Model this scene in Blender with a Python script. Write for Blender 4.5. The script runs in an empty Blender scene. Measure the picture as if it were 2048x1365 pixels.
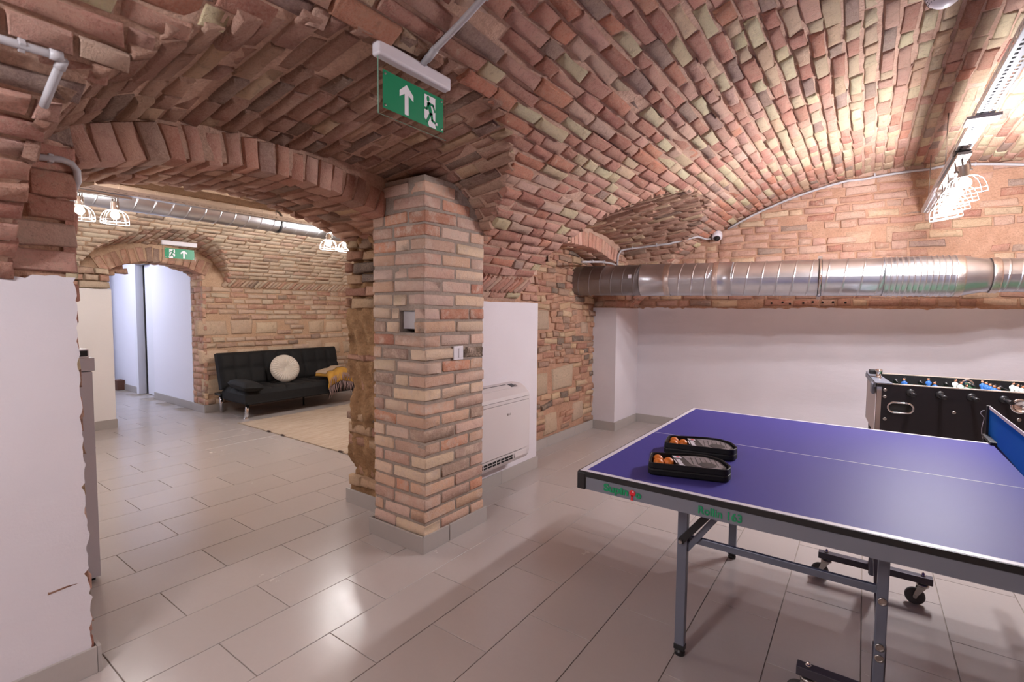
import bpy, math, random
import numpy as np
from mathutils import Matrix, Vector
PI = math.pi
random.seed(7)
C = bpy.context.scene.collection
SC = bpy.context.scene

# ------------------------------------------------------------------ camera, world, exposure
F_PX, YAW, PITCH, ROLL, CAM_H = 983.17, 0.62142, 0.060429, 0.0090457, 1.3575
_f = Vector((-math.sin(YAW) * math.cos(PITCH), math.cos(YAW) * math.cos(PITCH), -math.sin(PITCH)))
_r = Vector((math.cos(YAW), math.sin(YAW), 0.0))
_u = _r.cross(_f)
R2 = math.cos(ROLL) * _r + math.sin(ROLL) * _u
U2 = -math.sin(ROLL) * _r + math.cos(ROLL) * _u
CAM = Vector((0, 0, CAM_H))
cam_data = bpy.data.cameras.new('camera')
cam = bpy.data.objects.new('camera', cam_data)
C.objects.link(cam)
cam.matrix_world = Matrix(((R2.x, U2.x, -_f.x, 0), (R2.y, U2.y, -_f.y, 0), (R2.z, U2.z, -_f.z, CAM_H), (0, 0, 0, 1)))
cam_data.sensor_width = 36.0
cam_data.lens = F_PX / 2048 * 36.0
cam_data.clip_start = 0.02
cam_data.clip_end = 60
cam_data.dof.use_dof = True
cam_data.dof.focus_distance = 2.9
cam_data.dof.aperture_fstop = 4.0
SC.camera = cam

W = bpy.data.worlds.new('world')
SC.world = W
W.use_nodes = True
W.node_tree.nodes['Background'].inputs[0].default_value = (0.9, 0.93, 1.0, 1)
W.node_tree.nodes['Background'].inputs[1].default_value = 0.15
SC.view_settings.view_transform = 'Standard'
SC.view_settings.look = 'None'
SC.view_settings.gamma = 1.0
SC.view_settings.use_curve_mapping = False
SC.view_settings.exposure = 2.0
BULB1, BULB2, BULB_FILL = 420.0, 150.0, 240.0     # emission of the lamps of the main room, the side room, the added unseen fill bar behind the camera
CORRIDOR_W = 4.6


def lin(r, g, b):
    def f(c):
        c /= 255.0
        return c / 12.92 if c <= 0.04045 else ((c + 0.055) / 1.055) ** 2.4
    return (f(r), f(g), f(b), 1.0)


def proj(p):
    d = Vector(p) - CAM
    z = d.dot(_f)
    if z < 0.05:
        return None
    return 1024 + F_PX * d.dot(R2) / z, 682.5 - F_PX * d.dot(U2) / z, z


# ------------------------------------------------------------------ materials
class NT:
    def __init__(self, name):
        self.m = bpy.data.materials.new(name)
        self.m.use_nodes = True
        self.t = self.m.node_tree
        self.b = self.t.nodes['Principled BSDF']

    def n(self, typ, **kw):
        n = self.t.nodes.new(typ)
        for k, v in kw.items():
            if k.startswith('i_'):
                n.inputs[k[2:].replace('_', ' ')].default_value = v
            else:
                setattr(n, k, v)
        return n

    def l(self, a, b):
        self.t.links.new(a, b)

    def noise(self, scale, detail=4, rough=0.6, vec=None):
        n = self.n('ShaderNodeTexNoise')
        n.inputs['Scale'].default_value = scale
        n.inputs['Detail'].default_value = detail
        n.inputs['Roughness'].default_value = rough
        if vec is not None:
            self.l(vec, n.inputs['Vector'])
        return n

    def pos(self):
        return self.n('ShaderNodeNewGeometry').outputs['Position']

    def ramp(self, fac, lo, hi, a=0.0, b=1.0):
        n = self.n('ShaderNodeMapRange')
        n.clamp = True
        self.l(fac, n.inputs[0])
        for i, v in enumerate((lo, hi, a, b)):
            n.inputs[i + 1].default_value = v
        return n.outputs[0]

    def mix(self, fac, a, b, mode='MIX'):
        n = self.n('ShaderNodeMix', data_type='RGBA', blend_type=mode)
        for k, v in ((0, fac), (6, a), (7, b)):
            if isinstance(v, (int, float)):
                n.inputs[k].default_value = v
            elif isinstance(v, tuple):
                n.inputs[k].default_value = v
            else:
                self.l(v, n.inputs[k])
        return n.outputs[2]

    def bump(self, h, strength, dist, normal=None):
        n = self.n('ShaderNodeBump')
        n.inputs['Strength'].default_value = strength
        n.inputs['Distance'].default_value = dist
        self.l(h, n.inputs['Height'])
        if normal is not None:
            self.l(normal, n.inputs['Normal'])
        return n.outputs[0]


def plain(name, col, rough=0.5, metal=0.0, noise=0.0, nscale=8.0, bump=0.0, bscale=60.0, spec=0.5, coat=0.0, trans=0.0, alpha=1.0):
    t = NT(name)
    b = t.b
    b.inputs['Roughness'].default_value = rough
    b.inputs['Metallic'].default_value = metal
    b.inputs['Specular IOR Level'].default_value = spec
    b.inputs['Coat Weight'].default_value = coat
    b.inputs['Transmission Weight'].default_value = trans
    b.inputs['Alpha'].default_value = alpha
    b.inputs['Base Color'].default_value = col
    if noise:
        p = t.pos()
        f = t.ramp(t.noise(nscale, 5, 0.6, p).outputs[0], 0.3, 0.7)
        dark = tuple(c * (1 - noise) for c in col[:3]) + (1,)
        lite = tuple(min(1, c * (1 + noise * 0.6)) for c in col[:3]) + (1,)
        t.l(t.mix(f, dark, lite), b.inputs['Base Color'])
    if bump:
        p = t.pos()
        t.l(t.bump(t.noise(bscale, 5, 0.6, p).outputs[0], 0.6, bump), b.inputs['Normal'])
    return t.m


def brick_material(name, source, smear, smear_col, rough_bump=0.012, pits=0.5, dusty=0.25):
    """fired clay: per-brick tint, mottled, pitted and cracked, with lime and mortar smears"""
    t = NT(name)
    p = t.pos()
    if source == 'object':
        tint = t.n('ShaderNodeObjectInfo').outputs['Color']
    else:
        tint = t.n('ShaderNodeAttribute', attribute_name='tint').outputs['Color']
    big = t.noise(10, 5, 0.65, p).outputs[0]
    mid = t.noise(30, 8, 0.74, p).outputs[0]
    fine = t.noise(130, 5, 0.75, p).outputs[0]
    c = t.mix(t.ramp(big, 0.35, 0.7, 0.0, 0.3), tint, (0.72, 0.52, 0.36, 1))
    c = t.mix(t.ramp(big, 0.42, 0.28, 0.0, 0.3), c, (0.56, 0.27, 0.19, 1))
    c = t.mix(t.ramp(fine, 0.45, 0.7, 0.0, dusty), c, smear_col)
    sm = t.noise(13, 8, 0.75, p).outputs[0]
    c = t.mix(t.ramp(sm, 0.66 - 0.28 * smear, 0.74 - 0.18 * smear, 0.0, 0.8), c, smear_col)
    c = t.mix(t.ramp(mid, 0.33, 0.47, pits, 0.0), c, (0.40, 0.30, 0.26, 1), 'MULTIPLY')
    c = t.mix(t.ramp(fine, 0.34, 0.43, pits, 0.0), c, (0.42, 0.33, 0.29, 1), 'MULTIPLY')
    t.l(c, t.b.inputs['Base Color'])
    t.b.inputs['Roughness'].default_value = 0.92
    t.b.inputs['Specular IOR Level'].default_value = 0.15
    n1 = t.bump(mid, 1.0, rough_bump)
    n2 = t.bump(fine, 0.9, rough_bump * 0.4, n1)
    t.l(n2, t.b.inputs['Normal'])
    return t.m


def mortar_material(name, col, col2, bump=0.012):
    t = NT(name)
    p = t.pos()
    a = t.noise(6, 6, 0.65, p).outputs[0]
    f = t.noise(70, 6, 0.75, p).outputs[0]
    g = t.noise(26, 4, 0.6, p).outputs[0]
    c = t.mix(t.ramp(a, 0.35, 0.65), col, col2)
    c = t.mix(t.ramp(f, 0.3, 0.55, 0.6, 0.0), c, tuple(x * 0.45 for x in col[:3]) + (1,))
    t.l(c, t.b.inputs['Base Color'])
    t.b.inputs['Roughness'].default_value = 0.95
    t.b.inputs['Specular IOR Level'].default_value = 0.1
    n1 = t.bump(g, 0.9, bump)
    t.l(t.bump(f, 0.9, bump * 0.5, n1), t.b.inputs['Normal'])
    return t.m


def plaster_material(name, col):
    t = NT(name)
    p = t.pos()
    a = t.noise(1.7, 3, 0.5, p).outputs[0]
    mp = t.n('ShaderNodeMapping')
    mp.inputs['Scale'].default_value = (1.0, 1.0, 3.2)
    t.l(p, mp.inputs[0])
    tr = t.noise(5, 5, 0.55, mp.outputs[0]).outputs[0]
    fi = t.noise(120, 3, 0.6, p).outputs[0]
    c = t.mix(t.ramp(a, 0.35, 0.7), col, tuple(x * 0.93 for x in col[:3]) + (1,))
    t.l(c, t.b.inputs['Base Color'])
    t.b.inputs['Roughness'].default_value = 0.75
    t.b.inputs['Specular IOR Level'].default_value = 0.25
    n1 = t.bump(tr, 0.28, 0.010)
    t.l(t.bump(fi, 0.35, 0.002, n1), t.b.inputs['Normal'])
    return t.m


def tile_material(name, col, rough):
    t = NT(name)
    p = t.pos()
    rnd = t.n('ShaderNodeObjectInfo').outputs['Random']
    a = t.noise(3.5, 6, 0.7, p).outputs[0]
    f = t.noise(45, 5, 0.75, p).outputs[0]
    c = t.mix(t.ramp(rnd, 0, 1), tuple(x * 0.95 for x in col[:3]) + (1,), tuple(min(1, x * 1.03) for x in col[:3]) + (1,))
    c = t.mix(t.ramp(a, 0.35, 0.7, 0.0, 0.3), c, tuple(x * 0.92 for x in col[:3]) + (1,))
    c = t.mix(t.ramp(f, 0.35, 0.65, 0.0, 0.10), c, tuple(x * 0.8 for x in col[:3]) + (1,))
    t.l(c, t.b.inputs['Base Color'])
    t.l(t.ramp(a, 0.3, 0.7, rough * 0.85, rough * 1.2), t.b.inputs['Roughness'])
    t.b.inputs['Specular IOR Level'].default_value = 0.5
    t.l(t.bump(t.noise(9, 3, 0.5, p).outputs[0], 0.12, 0.004), t.b.inputs['Normal'])
    return t.m


def emit(name, col, strength):
    t = NT(name)
    t.b.inputs['Base Color'].default_value = (0, 0, 0, 1)
    t.b.inputs['Emission Color'].default_value = col
    t.b.inputs['Emission Strength'].default_value = strength
    return t.m


LIME = lin(220, 192, 172)
M = {}
M['plaster'] = plaster_material('white_plaster', lin(212, 206, 211))
M['plaster_warm'] = plaster_material('cream_plaster', lin(232, 227, 225))
M['mortar'] = mortar_material('lime_mortar', lin(206, 172, 152), lin(188, 152, 132))
M['mortar_wall'] = mortar_material('brown_lime_mortar', lin(194, 154, 130), lin(174, 134, 110))
M['mortar_yellow'] = mortar_material('yellow_mortar', lin(208, 176, 148), lin(194, 160, 132), 0.006)
M['mortar_grey'] = mortar_material('grey_mortar', lin(170, 155, 143), lin(150, 136, 126), 0.006)
M['mortar_dark'] = mortar_material('rough_straw_mortar', lin(190, 152, 114), lin(150, 114, 82), 0.02)
STYLES = {
    'vault': dict(smear=0.2, smear_col=LIME, rough_bump=0.022, pits=0.36, dusty=0.42),
    'wall': dict(smear=0.38, smear_col=lin(214, 184, 162), rough_bump=0.016, pits=0.35, dusty=0.4),
    'side': dict(smear=0.45, smear_col=lin(220, 192, 164), rough_bump=0.010, pits=0.35, dusty=0.4),
    'pillar': dict(smear=0.6, smear_col=lin(218, 194, 178), rough_bump=0.010, pits=0.2, dusty=0.3),
    'ring': dict(smear=0.12, smear_col=LIME, rough_bump=0.008, pits=0.25, dusty=0.35),
}
for k, v in STYLES.items():
    M['brick_' + k] = brick_material('brick_' + k, 'object', **v)
    M['bricks_' + k] = brick_material('bricks_' + k, 'attr', **v)
M['tile'] = tile_material('porcelain_tile', lin(178, 169, 165), 0.23)
M['grout'] = plain('grout', lin(150, 138, 128), 0.9)
M['skirting'] = tile_material('skirting_tile', lin(168, 161, 156), 0.4)
M['steel'] = plain('galvanised_steel', lin(212, 214, 220), 0.3, 1.0, noise=0.10, nscale=5)
M['steel_dark'] = plain('dull_steel', lin(150, 148, 150), 0.38, 1.0, noise=0.12, nscale=7)
M['zinc'] = plain('zinc_tray', lin(205, 208, 214), 0.4, 1.0, noise=0.08)
M['foil'] = plain('foil_tape', lin(226, 214, 208), 0.3, 1.0, noise=0.15, nscale=60, bump=0.003, bscale=80)
M['chrome'] = plain('chrome', lin(225, 225, 228), 0.08, 1.0)
M['nickel'] = plain('brushed_nickel', lin(176, 170, 165), 0.3, 1.0)
M['pvc'] = plain('grey_pvc', lin(178, 174, 177), 0.45)
M['white_plastic'] = plain('white_plastic', lin(216, 211, 217), 0.4)
M['white_enamel'] = plain('white_enamel', lin(190, 188, 190), 0.35)
M['ac'] = plain('air_conditioner_plastic', lin(202, 194, 194), 0.42)
M['ac_line'] = plain('shadow_grey_plastic', lin(120, 112, 110), 0.5)
M['black'] = plain('black_plastic', lin(24, 23, 26), 0.42)
M['black_gloss'] = plain('black_gloss', lin(18, 18, 22), 0.15)
M['dark_hole'] = plain('dark_recess', lin(20, 17, 16), 0.9)
M['rubber'] = plain('grey_rubber', lin(70, 66, 66), 0.7)
M['char'] = plain('charred_brick', lin(52, 44, 40), 0.9, noise=0.7, nscale=55, bump=0.006)
M['table_top'] = plain('violet_blue_table', lin(70, 66, 140), 0.5, spec=0.11, bump=0.0004, bscale=420)
M['line'] = plain('white_line_paint', lin(208, 205, 216), 0.45)
M['apron'] = plain('grey_lacquered_steel', lin(122, 126, 138), 0.4, 0.35)
M['leg'] = plain('grey_steel_tube', lin(112, 117, 132), 0.4, 0.4)
M['leg_dark'] = plain('dark_steel_tube', lin(74, 70, 80), 0.42, 0.4)
M['net'] = plain('blue_net', lin(0, 92, 186), 0.9, spec=0.1)
M['net_band'] = plain('white_net_band', lin(196, 187, 196), 0.7)
M['green_print'] = plain('green_print', lin(0, 138, 88), 0.5)
M['red_print'] = plain('red_print', lin(214, 32, 44), 0.5)
M['case'] = plain('black_nylon_case', lin(11, 10, 13), 0.5, spec=0.3, bump=0.0012, bscale=320)
M['case_grey'] = plain('case_grey_print', lin(128, 120, 124), 0.5, noise=0.5, nscale=55)
M['case_dark'] = plain('case_dark_print', lin(48, 45, 48), 0.5)
M['ball'] = plain('orange_ball', lin(210, 116, 40), 0.45)
M['foos_black'] = plain('black_laminate', lin(26, 22, 26), 0.38)
M['foos_rail'] = plain('beige_rail', lin(176, 160, 150), 0.4)
M['field'] = plain('green_field', lin(40, 96, 60), 0.5)
M['skin'] = plain('figure_skin', lin(232, 150, 118), 0.45)
M['shirt_white'] = plain('figure_white', lin(226, 226, 226), 0.45)
M['shirt_blue'] = plain('figure_blue', lin(62, 118, 200), 0.45)
M['hair'] = plain('figure_hair', lin(30, 24, 22), 0.5)
M['sofa'] = plain('black_sofa_fabric', lin(12, 12, 14), 0.8, noise=0.15, nscale=30, bump=0.0008, bscale=500)
M['cushion'] = plain('cream_velvet', lin(208, 199, 188), 0.85, bump=0.0015, bscale=200)
M['throw'] = plain('mustard_wool', lin(184, 138, 58), 0.95, bump=0.003, bscale=180)
M['throw_beige'] = plain('beige_wool', lin(178, 156, 132), 0.95, bump=0.003, bscale=180)
M['fringe'] = plain('mauve_fringe', lin(148, 124, 122), 0.95)
M['cabinet'] = plain('cabinet_laminate', lin(186, 180, 186), 0.5)
M['door_white'] = plain('white_door', lin(226, 226, 234), 0.4)
M['brown_board'] = plain('brown_board', lin(96, 60, 44), 0.6)
M['corridor'] = plain('corridor_paint', lin(232, 231, 240), 0.6)
M['sign_green'] = plain('exit_green', lin(0, 136, 92), 0.35)
M['sign_white'] = plain('exit_white', lin(236, 236, 242), 0.4)
M['acrylic'] = plain('clear_acrylic', (0.95, 0.98, 0.96, 1), 0.03, trans=1.0)
M['acrylic'].node_tree.nodes['Principled BSDF'].inputs['IOR'].default_value = 1.15
M['acrylic_edge'] = plain('acrylic_edge', lin(120, 150, 132), 0.2)
M['glass_dark'] = plain('dark_dome', lin(20, 20, 24), 0.05, coat=0.5)
M['bulb1'] = emit('lamp_bulb_main', (0.97, 0.95, 1.0, 1), BULB1)
M['bulb2'] = emit('lamp_bulb_side', (1.0, 0.97, 0.96, 1), BULB2)
M['bulb3'] = emit('lamp_bulb_fill', (0.94, 0.94, 1.0, 1), BULB_FILL)
M['corridor_light'] = emit('corridor_panel_light', (0.80, 0.85, 1.0, 1), CORRIDOR_W)


def rug_material():
    t = NT('woven_rug')
    p = t.pos()
    w = t.n('ShaderNodeTexWave', wave_type='BANDS', bands_direction='X')
    w.inputs['Scale'].default_value = 32
    w.inputs['Distortion'].default_value = 3.5
    w.inputs['Detail'].default_value = 3
    t.l(p, w.inputs['Vector'])
    mp = t.n('ShaderNodeMapping')
    mp.inputs['Scale'].default_value = (30, 4, 1)
    t.l(p, mp.inputs[0])
    s = t.noise(1.0, 4, 0.6, mp.outputs[0]).outputs[0]
    c = t.mix(t.ramp(s, 0.35, 0.65), lin(190, 168, 146), lin(208, 192, 172))
    c = t.mix(t.ramp(w.outputs[0], 0.0, 0.3, 0.35, 0.0), c, lin(164, 136, 112))
    t.l(c, t.b.inputs['Base Color'])
    t.b.inputs['Roughness'].default_value = 0.95
    t.l(t.bump(w.outputs[0], 0.8, 0.006), t.b.inputs['Normal'])
    return t.m


M['rug'] = rug_material()
M['rug_dark'] = plain('dark_tuft', lin(60, 42, 34), 0.95)


# ------------------------------------------------------------------ mesh helpers
class MB:
    def __init__(self):
        self.v, self.f, self.mi, self.sm = [], [], [], []

    def add(self, vs, fs, mi=0, smooth=False):
        o = len(self.v)
        self.v += [tuple(p) for p in vs]
        for f in fs:
            self.f.append(tuple(i + o for i in f))
            self.mi.append(mi)
            self.sm.append(smooth)
        return self

    def box(self, a, b, mi=0):
        x0, x1 = sorted((a[0], b[0])); y0, y1 = sorted((a[1], b[1])); z0, z1 = sorted((a[2], b[2]))
        v = [(x, y, z) for x in (x0, x1) for y in (y0, y1) for z in (z0, z1)]
        return self.add(v, [(0, 1, 3, 2), (4, 6, 7, 5), (0, 4, 5, 1), (2, 3, 7, 6), (0, 2, 6, 4), (1, 5, 7, 3)], mi)

    def obox(self, c, u, v, n, mi=0):
        """box about c with half axes u, v, n"""
        c, u, v, n = Vector(c), Vector(u), Vector(v), Vector(n)
        vs = [c + a * u + b * v + d * n for a in (-1, 1) for b in (-1, 1) for d in (-1, 1)]
        return self.add(vs, [(0, 1, 3, 2), (4, 6, 7, 5), (0, 4, 5, 1), (2, 3, 7, 6), (0, 2, 6, 4), (1, 5, 7, 3)], mi)

    def bar(self, p, q, w, h, up=(0, 0, 1), mi=0):
        p, q = Vector(p), Vector(q)
        d = (q - p)
        L = d.length
        d.normalize()
        s = d.cross(Vector(up))
        if s.length < 1e-4:
            s = d.cross(Vector((1, 0, 0)))
        s.normalize()
        n = s.cross(d)
        return self.obox((p + q) / 2, d * L / 2, s * w / 2, n * h / 2, mi)

    def tube(self, path, r, n=10, closed=False, mi=0, caps=True, smooth=True):
        P = [Vector(p) for p in path]
        m = len(P)
        rr = r if isinstance(r, (list, tuple)) else [r] * m
        T = []
        for i in range(m):
            if closed:
                d = P[(i + 1) % m] - P[i - 1]
            else:
                d = P[min(i + 1, m - 1)] - P[max(i - 1, 0)]
            T.append(d.normalized())
        a = Vector((0, 0, 1)) if abs(T[0].z) < 0.9 else Vector((1, 0, 0))
        s = T[0].cross(a).normalized()
        vs, fs = [], []
        for i in range(m):
            s = (s - T[i] * s.dot(T[i])).normalized()
            b = T[i].cross(s)
            for k in range(n):
                an = 2 * PI * k / n
                vs.append(P[i] + (s * math.cos(an) + b * math.sin(an)) * rr[i])
        for i in range(m if closed else m - 1):
            j = (i + 1) % m
            for k in range(n):
                l = (k + 1) % n
                fs.append((i * n + k, i * n + l, j * n + l, j * n + k))
        self.add(vs, fs, mi, smooth)
        if caps and not closed:
            o = len(self.v) - len(vs)
            self.f.append(tuple(o + k for k in reversed(range(n)))); self.mi.append(mi); self.sm.append(False)
            self.f.append(tuple(o + (m - 1) * n + k for k in range(n))); self.mi.append(mi); self.sm.append(False)
        return self

    def lathe(self, prof, c, axis=(0, 0, 1), n=20, mi=0, smooth=True, cap=True):
        """prof: (distance along axis, radius)"""
        c, ax = Vector(c), Vector(axis).normalized()
        a = Vector((1, 0, 0)) if abs(ax.x) < 0.9 else Vector((0, 1, 0))
        s = ax.cross(a).normalized()
        b = ax.cross(s)
        vs, fs = [], []
        for (d, r) in prof:
            for k in range(n):
                an = 2 * PI * k / n
                vs.append(c + ax * d + (s * math.cos(an) + b * math.sin(an)) * r)
        for i in range(len(prof) - 1):
            for k in range(n):
                l = (k + 1) % n
                fs.append((i * n + k, i * n + l, (i + 1) * n + l, (i + 1) * n + k))
        self.add(vs, fs, mi, smooth)
        if cap:
            o = len(self.v) - len(vs)
            if prof[0][1] > 1e-5:
                self.f.append(tuple(o + k for k in reversed(range(n)))); self.mi.append(mi); self.sm.append(False)
            if prof[-1][1] > 1e-5:
                e = o + (len(prof) - 1) * n
                self.f.append(tuple(e + k for k in range(n))); self.mi.append(mi); self.sm.append(False)
        return self

    def ball(self, c, r, n=12, m=8, mi=0, squash=(1, 1, 1)):
        vs, fs = [], []
        for i in range(m + 1):
            t = PI * i / m
            for k in range(n):
                a = 2 * PI * k / n
                vs.append((c[0] + r * squash[0] * math.sin(t) * math.cos(a), c[1] + r * squash[1] * math.sin(t) * math.sin(a), c[2] + r * squash[2] * math.cos(t)))
        for i in range(m):
            for k in range(n):
                l = (k + 1) % n
                fs.append((i * n + k, (i + 1) * n + k, (i + 1) * n + l, i * n + l))
        return self.add(vs, fs, mi, True)

    def prism(self, poly, o, u, v, n, mi=0):
        """polygon (a, b) pairs in the frame o, u, v pulled by the vector n"""
        o, u, v, n = Vector(o), Vector(u), Vector(v), Vector(n)
        k = len(poly)
        base = [o + u * a + v * b for a, b in poly]
        vs = base + [p + n for p in base]
        fs = [tuple(reversed(range(k))), tuple(range(k, 2 * k))] + [(i, (i + 1) % k, k + (i + 1) % k, k + i) for i in range(k)]
        return self.add(vs, fs, mi)

    def grid(self, fn, nu, nv, mi=0, smooth=True):
        vs = [fn(i / nu, j / nv) for i in range(nu + 1) for j in range(nv + 1)]
        w = nv + 1
        fs = [(i * w + j, (i + 1) * w + j, (i + 1) * w + j + 1, i * w + j + 1) for i in range(nu) for j in range(nv)]
        return self.add(vs, fs, mi, smooth)

    def mesh(self, name, mats):
        me = bpy.data.meshes.new(name)
        me.from_pydata([tuple(p) for p in self.v], [], self.f)
        for m in (mats if isinstance(mats, (list, tuple)) else [mats]):
            me.materials.append(m)
        me.polygons.foreach_set('material_index', self.mi)
        me.polygons.foreach_set('use_smooth', self.sm)
        me.update()
        return me

    def build(self, name, mats, parent=None, bevel=0.0, seg=2, recalc=True, origin=None):
        me = self.mesh(name, mats)
        if recalc:
            import bmesh
            bm = bmesh.new()
            bm.from_mesh(me)
            bmesh.ops.recalc_face_normals(bm, faces=bm.faces)
            bm.to_mesh(me)
            bm.free()
        o = bpy.data.objects.new(name, me)
        C.objects.link(o)
        if origin is not None:
            me.transform(Matrix.Translation(-Vector(origin)))
            o.location = origin
        if parent is not None:
            o.parent = parent
            if origin is None:
                pass
        if bevel:
            b = o.modifiers.new('bevel', 'BEVEL')
            b.width = bevel
            b.segments = seg
            b.limit_method = 'ANGLE'
            b.angle_limit = math.radians(40)
        return o


def tag(o, label=None, cat=None, group=None, kind=None):
    if label: o['label'] = label
    if cat: o['category'] = cat
    if group: o['group'] = group
    if kind: o['kind'] = kind
    return o


def empty(name, loc, label, cat, group=None, rz=0.0):
    o = bpy.data.objects.new(name, None)
    C.objects.link(o)
    o.empty_display_size = 0.05
    o.location = loc
    o.rotation_euler = (0, 0, rz)
    return tag(o, label, cat, group)


def copy_tree(o, parent=None):
    c = o.copy()
    C.objects.link(c)
    if parent is not None:
        c.parent = parent
    for ch in list(o.children):
        copy_tree(ch, c)
    return c


# ------------------------------------------------------------------ bricks
rng = np.random.default_rng(11)
NOMINAL = {'stretcher': (0.25, 0.064, 0.035), 'header': (0.125, 0.064, 0.035), 'ring': (0.145, 0.066, 0.12), 'stone': (0.32, 0.2, 0.06)}
_variants = {}


def brick_variant_data(kind, seed):
    """front-heavy brick: unit u and v, metres along n, front at 0, uneven arrises"""
    g = np.random.default_rng(seed)
    l, w, dep = NOMINAL[kind]
    stone = kind == 'stone'
    ch, e = (0.026, 0.010) if stone else (0.0072, 0.0026)
    jig = 0.008 if stone else 0.0042
    mid = [-l / 6, l / 6] if kind == 'stretcher' else [0.0]
    us = [-l / 2, -l / 2 + e, -l / 2 + ch] + mid + [l / 2 - ch, l / 2 - e, l / 2]
    vs = [-w / 2, -w / 2 + e, -w / 2 + ch] + ([0.0] if stone else []) + [w / 2 - ch, w / 2 - e, w / 2]
    nu, nv = len(us), len(vs)
    corner = g.normal(0, jig, (2, 2, 2))
    for a in (0, 1):
        for b in (0, 1):
            if g.random() < (0.8 if stone else 0.22):       # knocked corner
                k = (0.022 if stone else 0.007) * g.uniform(0.5, 1.2)
                corner[a, b] = ((1 if a == 0 else -1) * k, (1 if b == 0 else -1) * k * 0.7)
    belly_u, belly_v = g.normal(0, jig * 0.8, 2), g.normal(0, jig * 0.6, 2)
    tu, tv = g.normal(0, 0.0016), g.normal(0, 0.0018)
    V = []
    for i in range(nu):
        for j in range(nv):
            ring = min(i, nu - 1 - i, j, nv - 1 - j)
            a, b = us[i] / l + 0.5, vs[j] / w + 0.5
            d = (1 - a) * (1 - b) * corner[0, 0] + a * (1 - b) * corner[1, 0] + (1 - a) * b * corner[0, 1] + a * b * corner[1, 1]
            x = us[i] + d[0] + (belly_u[0] * (1 - a) + belly_u[1] * a) * math.sin(PI * b)
            y = vs[j] + d[1] + (belly_v[0] * (1 - b) + belly_v[1] * b) * math.sin(PI * a)
            if ring == 0:
                z = -dep
            else:
                z = (-(0.013 if stone else 0.0042) - abs(g.normal(0, 0.0014)) if ring == 1 else g.normal(0, 0.003 if stone else 0.0015)) + tu * (a - 0.5) * 2 + tv * (b - 0.5) * 2
                x += g.normal(0, 0.0006) if ring == 1 else g.normal(0, 0.0011)
                y += g.normal(0, 0.0006) if ring == 1 else g.normal(0, 0.0009)
            V.append((x / l, y / w, z))
    Fs = [(i * nv + j, (i + 1) * nv + j, (i + 1) * nv + j + 1, i * nv + j + 1) for i in range(nu - 1) for j in range(nv - 1)]
    return np.array(V), Fs


def variants(kind, style):
    k = (kind, style)
    if k not in _variants:
        out = []
        for s in range(10):
            V, Fs = brick_variant_data(kind, 100 + s * 7 + hash(kind) % 1)
            me = bpy.data.meshes.new('stone' if kind == 'stone' else 'brick')
            me.from_pydata(V.tolist(), [], Fs)
            me.materials.append(M['brick_' + style])
            me.polygons.foreach_set('use_smooth', [True] * len(Fs))
            me.update()
            out.append((me, V, np.array(Fs)))
        _variants[k] = out
    return _variants[k]


class Masonry:
    """bricks of one wall or vault: the largest in view become parts, the rest one joined part"""
    def __init__(self, style, pick=300):
        self.style, self.pick, self.items = style, pick, []

    def put(self, c, u, v, n, kind, tint, size=None):
        l, w, _ = NOMINAL[kind]
        if size: l, w = size
        self.items.append((Vector(c), Vector(u).normalized() * l, Vector(v).normalized() * w, Vector(n).normalized(), kind, tint, l * w))

    def build(self, parent, window=None, name='brick'):
        scored = []
        for k, it in enumerate(self.items):
            p = proj(it[0])
            s = 0
            if p and -30 < p[0] < 2078 and -30 < p[1] < 1395:
                d = CAM - it[0]
                cs = d.normalized().dot(it[3])
                if cs > 0.02 and (window is None or window(*p[:2])):
                    s = it[6] * cs / d.length_squared
            scored.append((s, k))
        scored.sort(reverse=True)
        top = {k for s, k in scored[:self.pick] if s > 0}
        SV, SF, ST, base = [], [], [], 0
        for k, (c, u, v, n, kind, tint, _) in enumerate(self.items):
            var = variants(kind, self.style)
            me, V, Fs = var[random.randrange(len(var))]
            if k in top:
                o = bpy.data.objects.new('stone' if kind == 'stone' else name, me)
                o.matrix_basis = Matrix(((u.x, v.x, n.x, c.x), (u.y, v.y, n.y, c.y), (u.z, v.z, n.z, c.z), (0, 0, 0, 1)))
                o.color = tint
                C.objects.link(o)
                o.parent = parent
            else:
                A = np.array([u, v, n])
                X = V @ A + np.array(c)
                SV.append(X)
                SF.append(Fs + base)
                ST.append(np.tile(np.array(tint, dtype=np.float32), (len(X), 1)))
                base += len(X)
        if SV:
            me = bpy.data.meshes.new('brickwork')
            me.from_pydata(np.concatenate(SV).tolist(), [], np.concatenate(SF).tolist())
            a = me.color_attributes.new('tint', 'FLOAT_COLOR', 'POINT')
            a.data.foreach_set('color', np.concatenate(ST).ravel())
            me.materials.append(M['bricks_' + self.style])
            me.polygons.foreach_set('use_smooth', [True] * len(me.polygons))
            me.update()
            o = bpy.data.objects.new('brickwork', me)
            C.objects.link(o)
            o.parent = parent
            o['kind'] = 'stuff'


def palette(cols, gain=1.0):
    cs = [(w, tuple(min(0.85, q * gain) for q in lin(*c)[:3])) for w, c in cols]
    tot = sum(w for w, _ in cs)

    def pick(shift=1.0):
        r = random.random() * tot
        for w, c in cs:
            r -= w
            if r <= 0:
                break
        k = random.uniform(0.9, 1.1) * shift
        g = 0.3 * c[0] + 0.5 * c[1] + 0.2 * c[2]
        c = tuple(0.72 * q + 0.28 * (g * t_) for q, t_ in zip(c[:3], (1.12, 0.97, 0.9)))
        return (c[0] * k * random.uniform(0.96, 1.04), c[1] * k, c[2] * k * random.uniform(0.96, 1.04), 1.0)
    return pick


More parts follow.
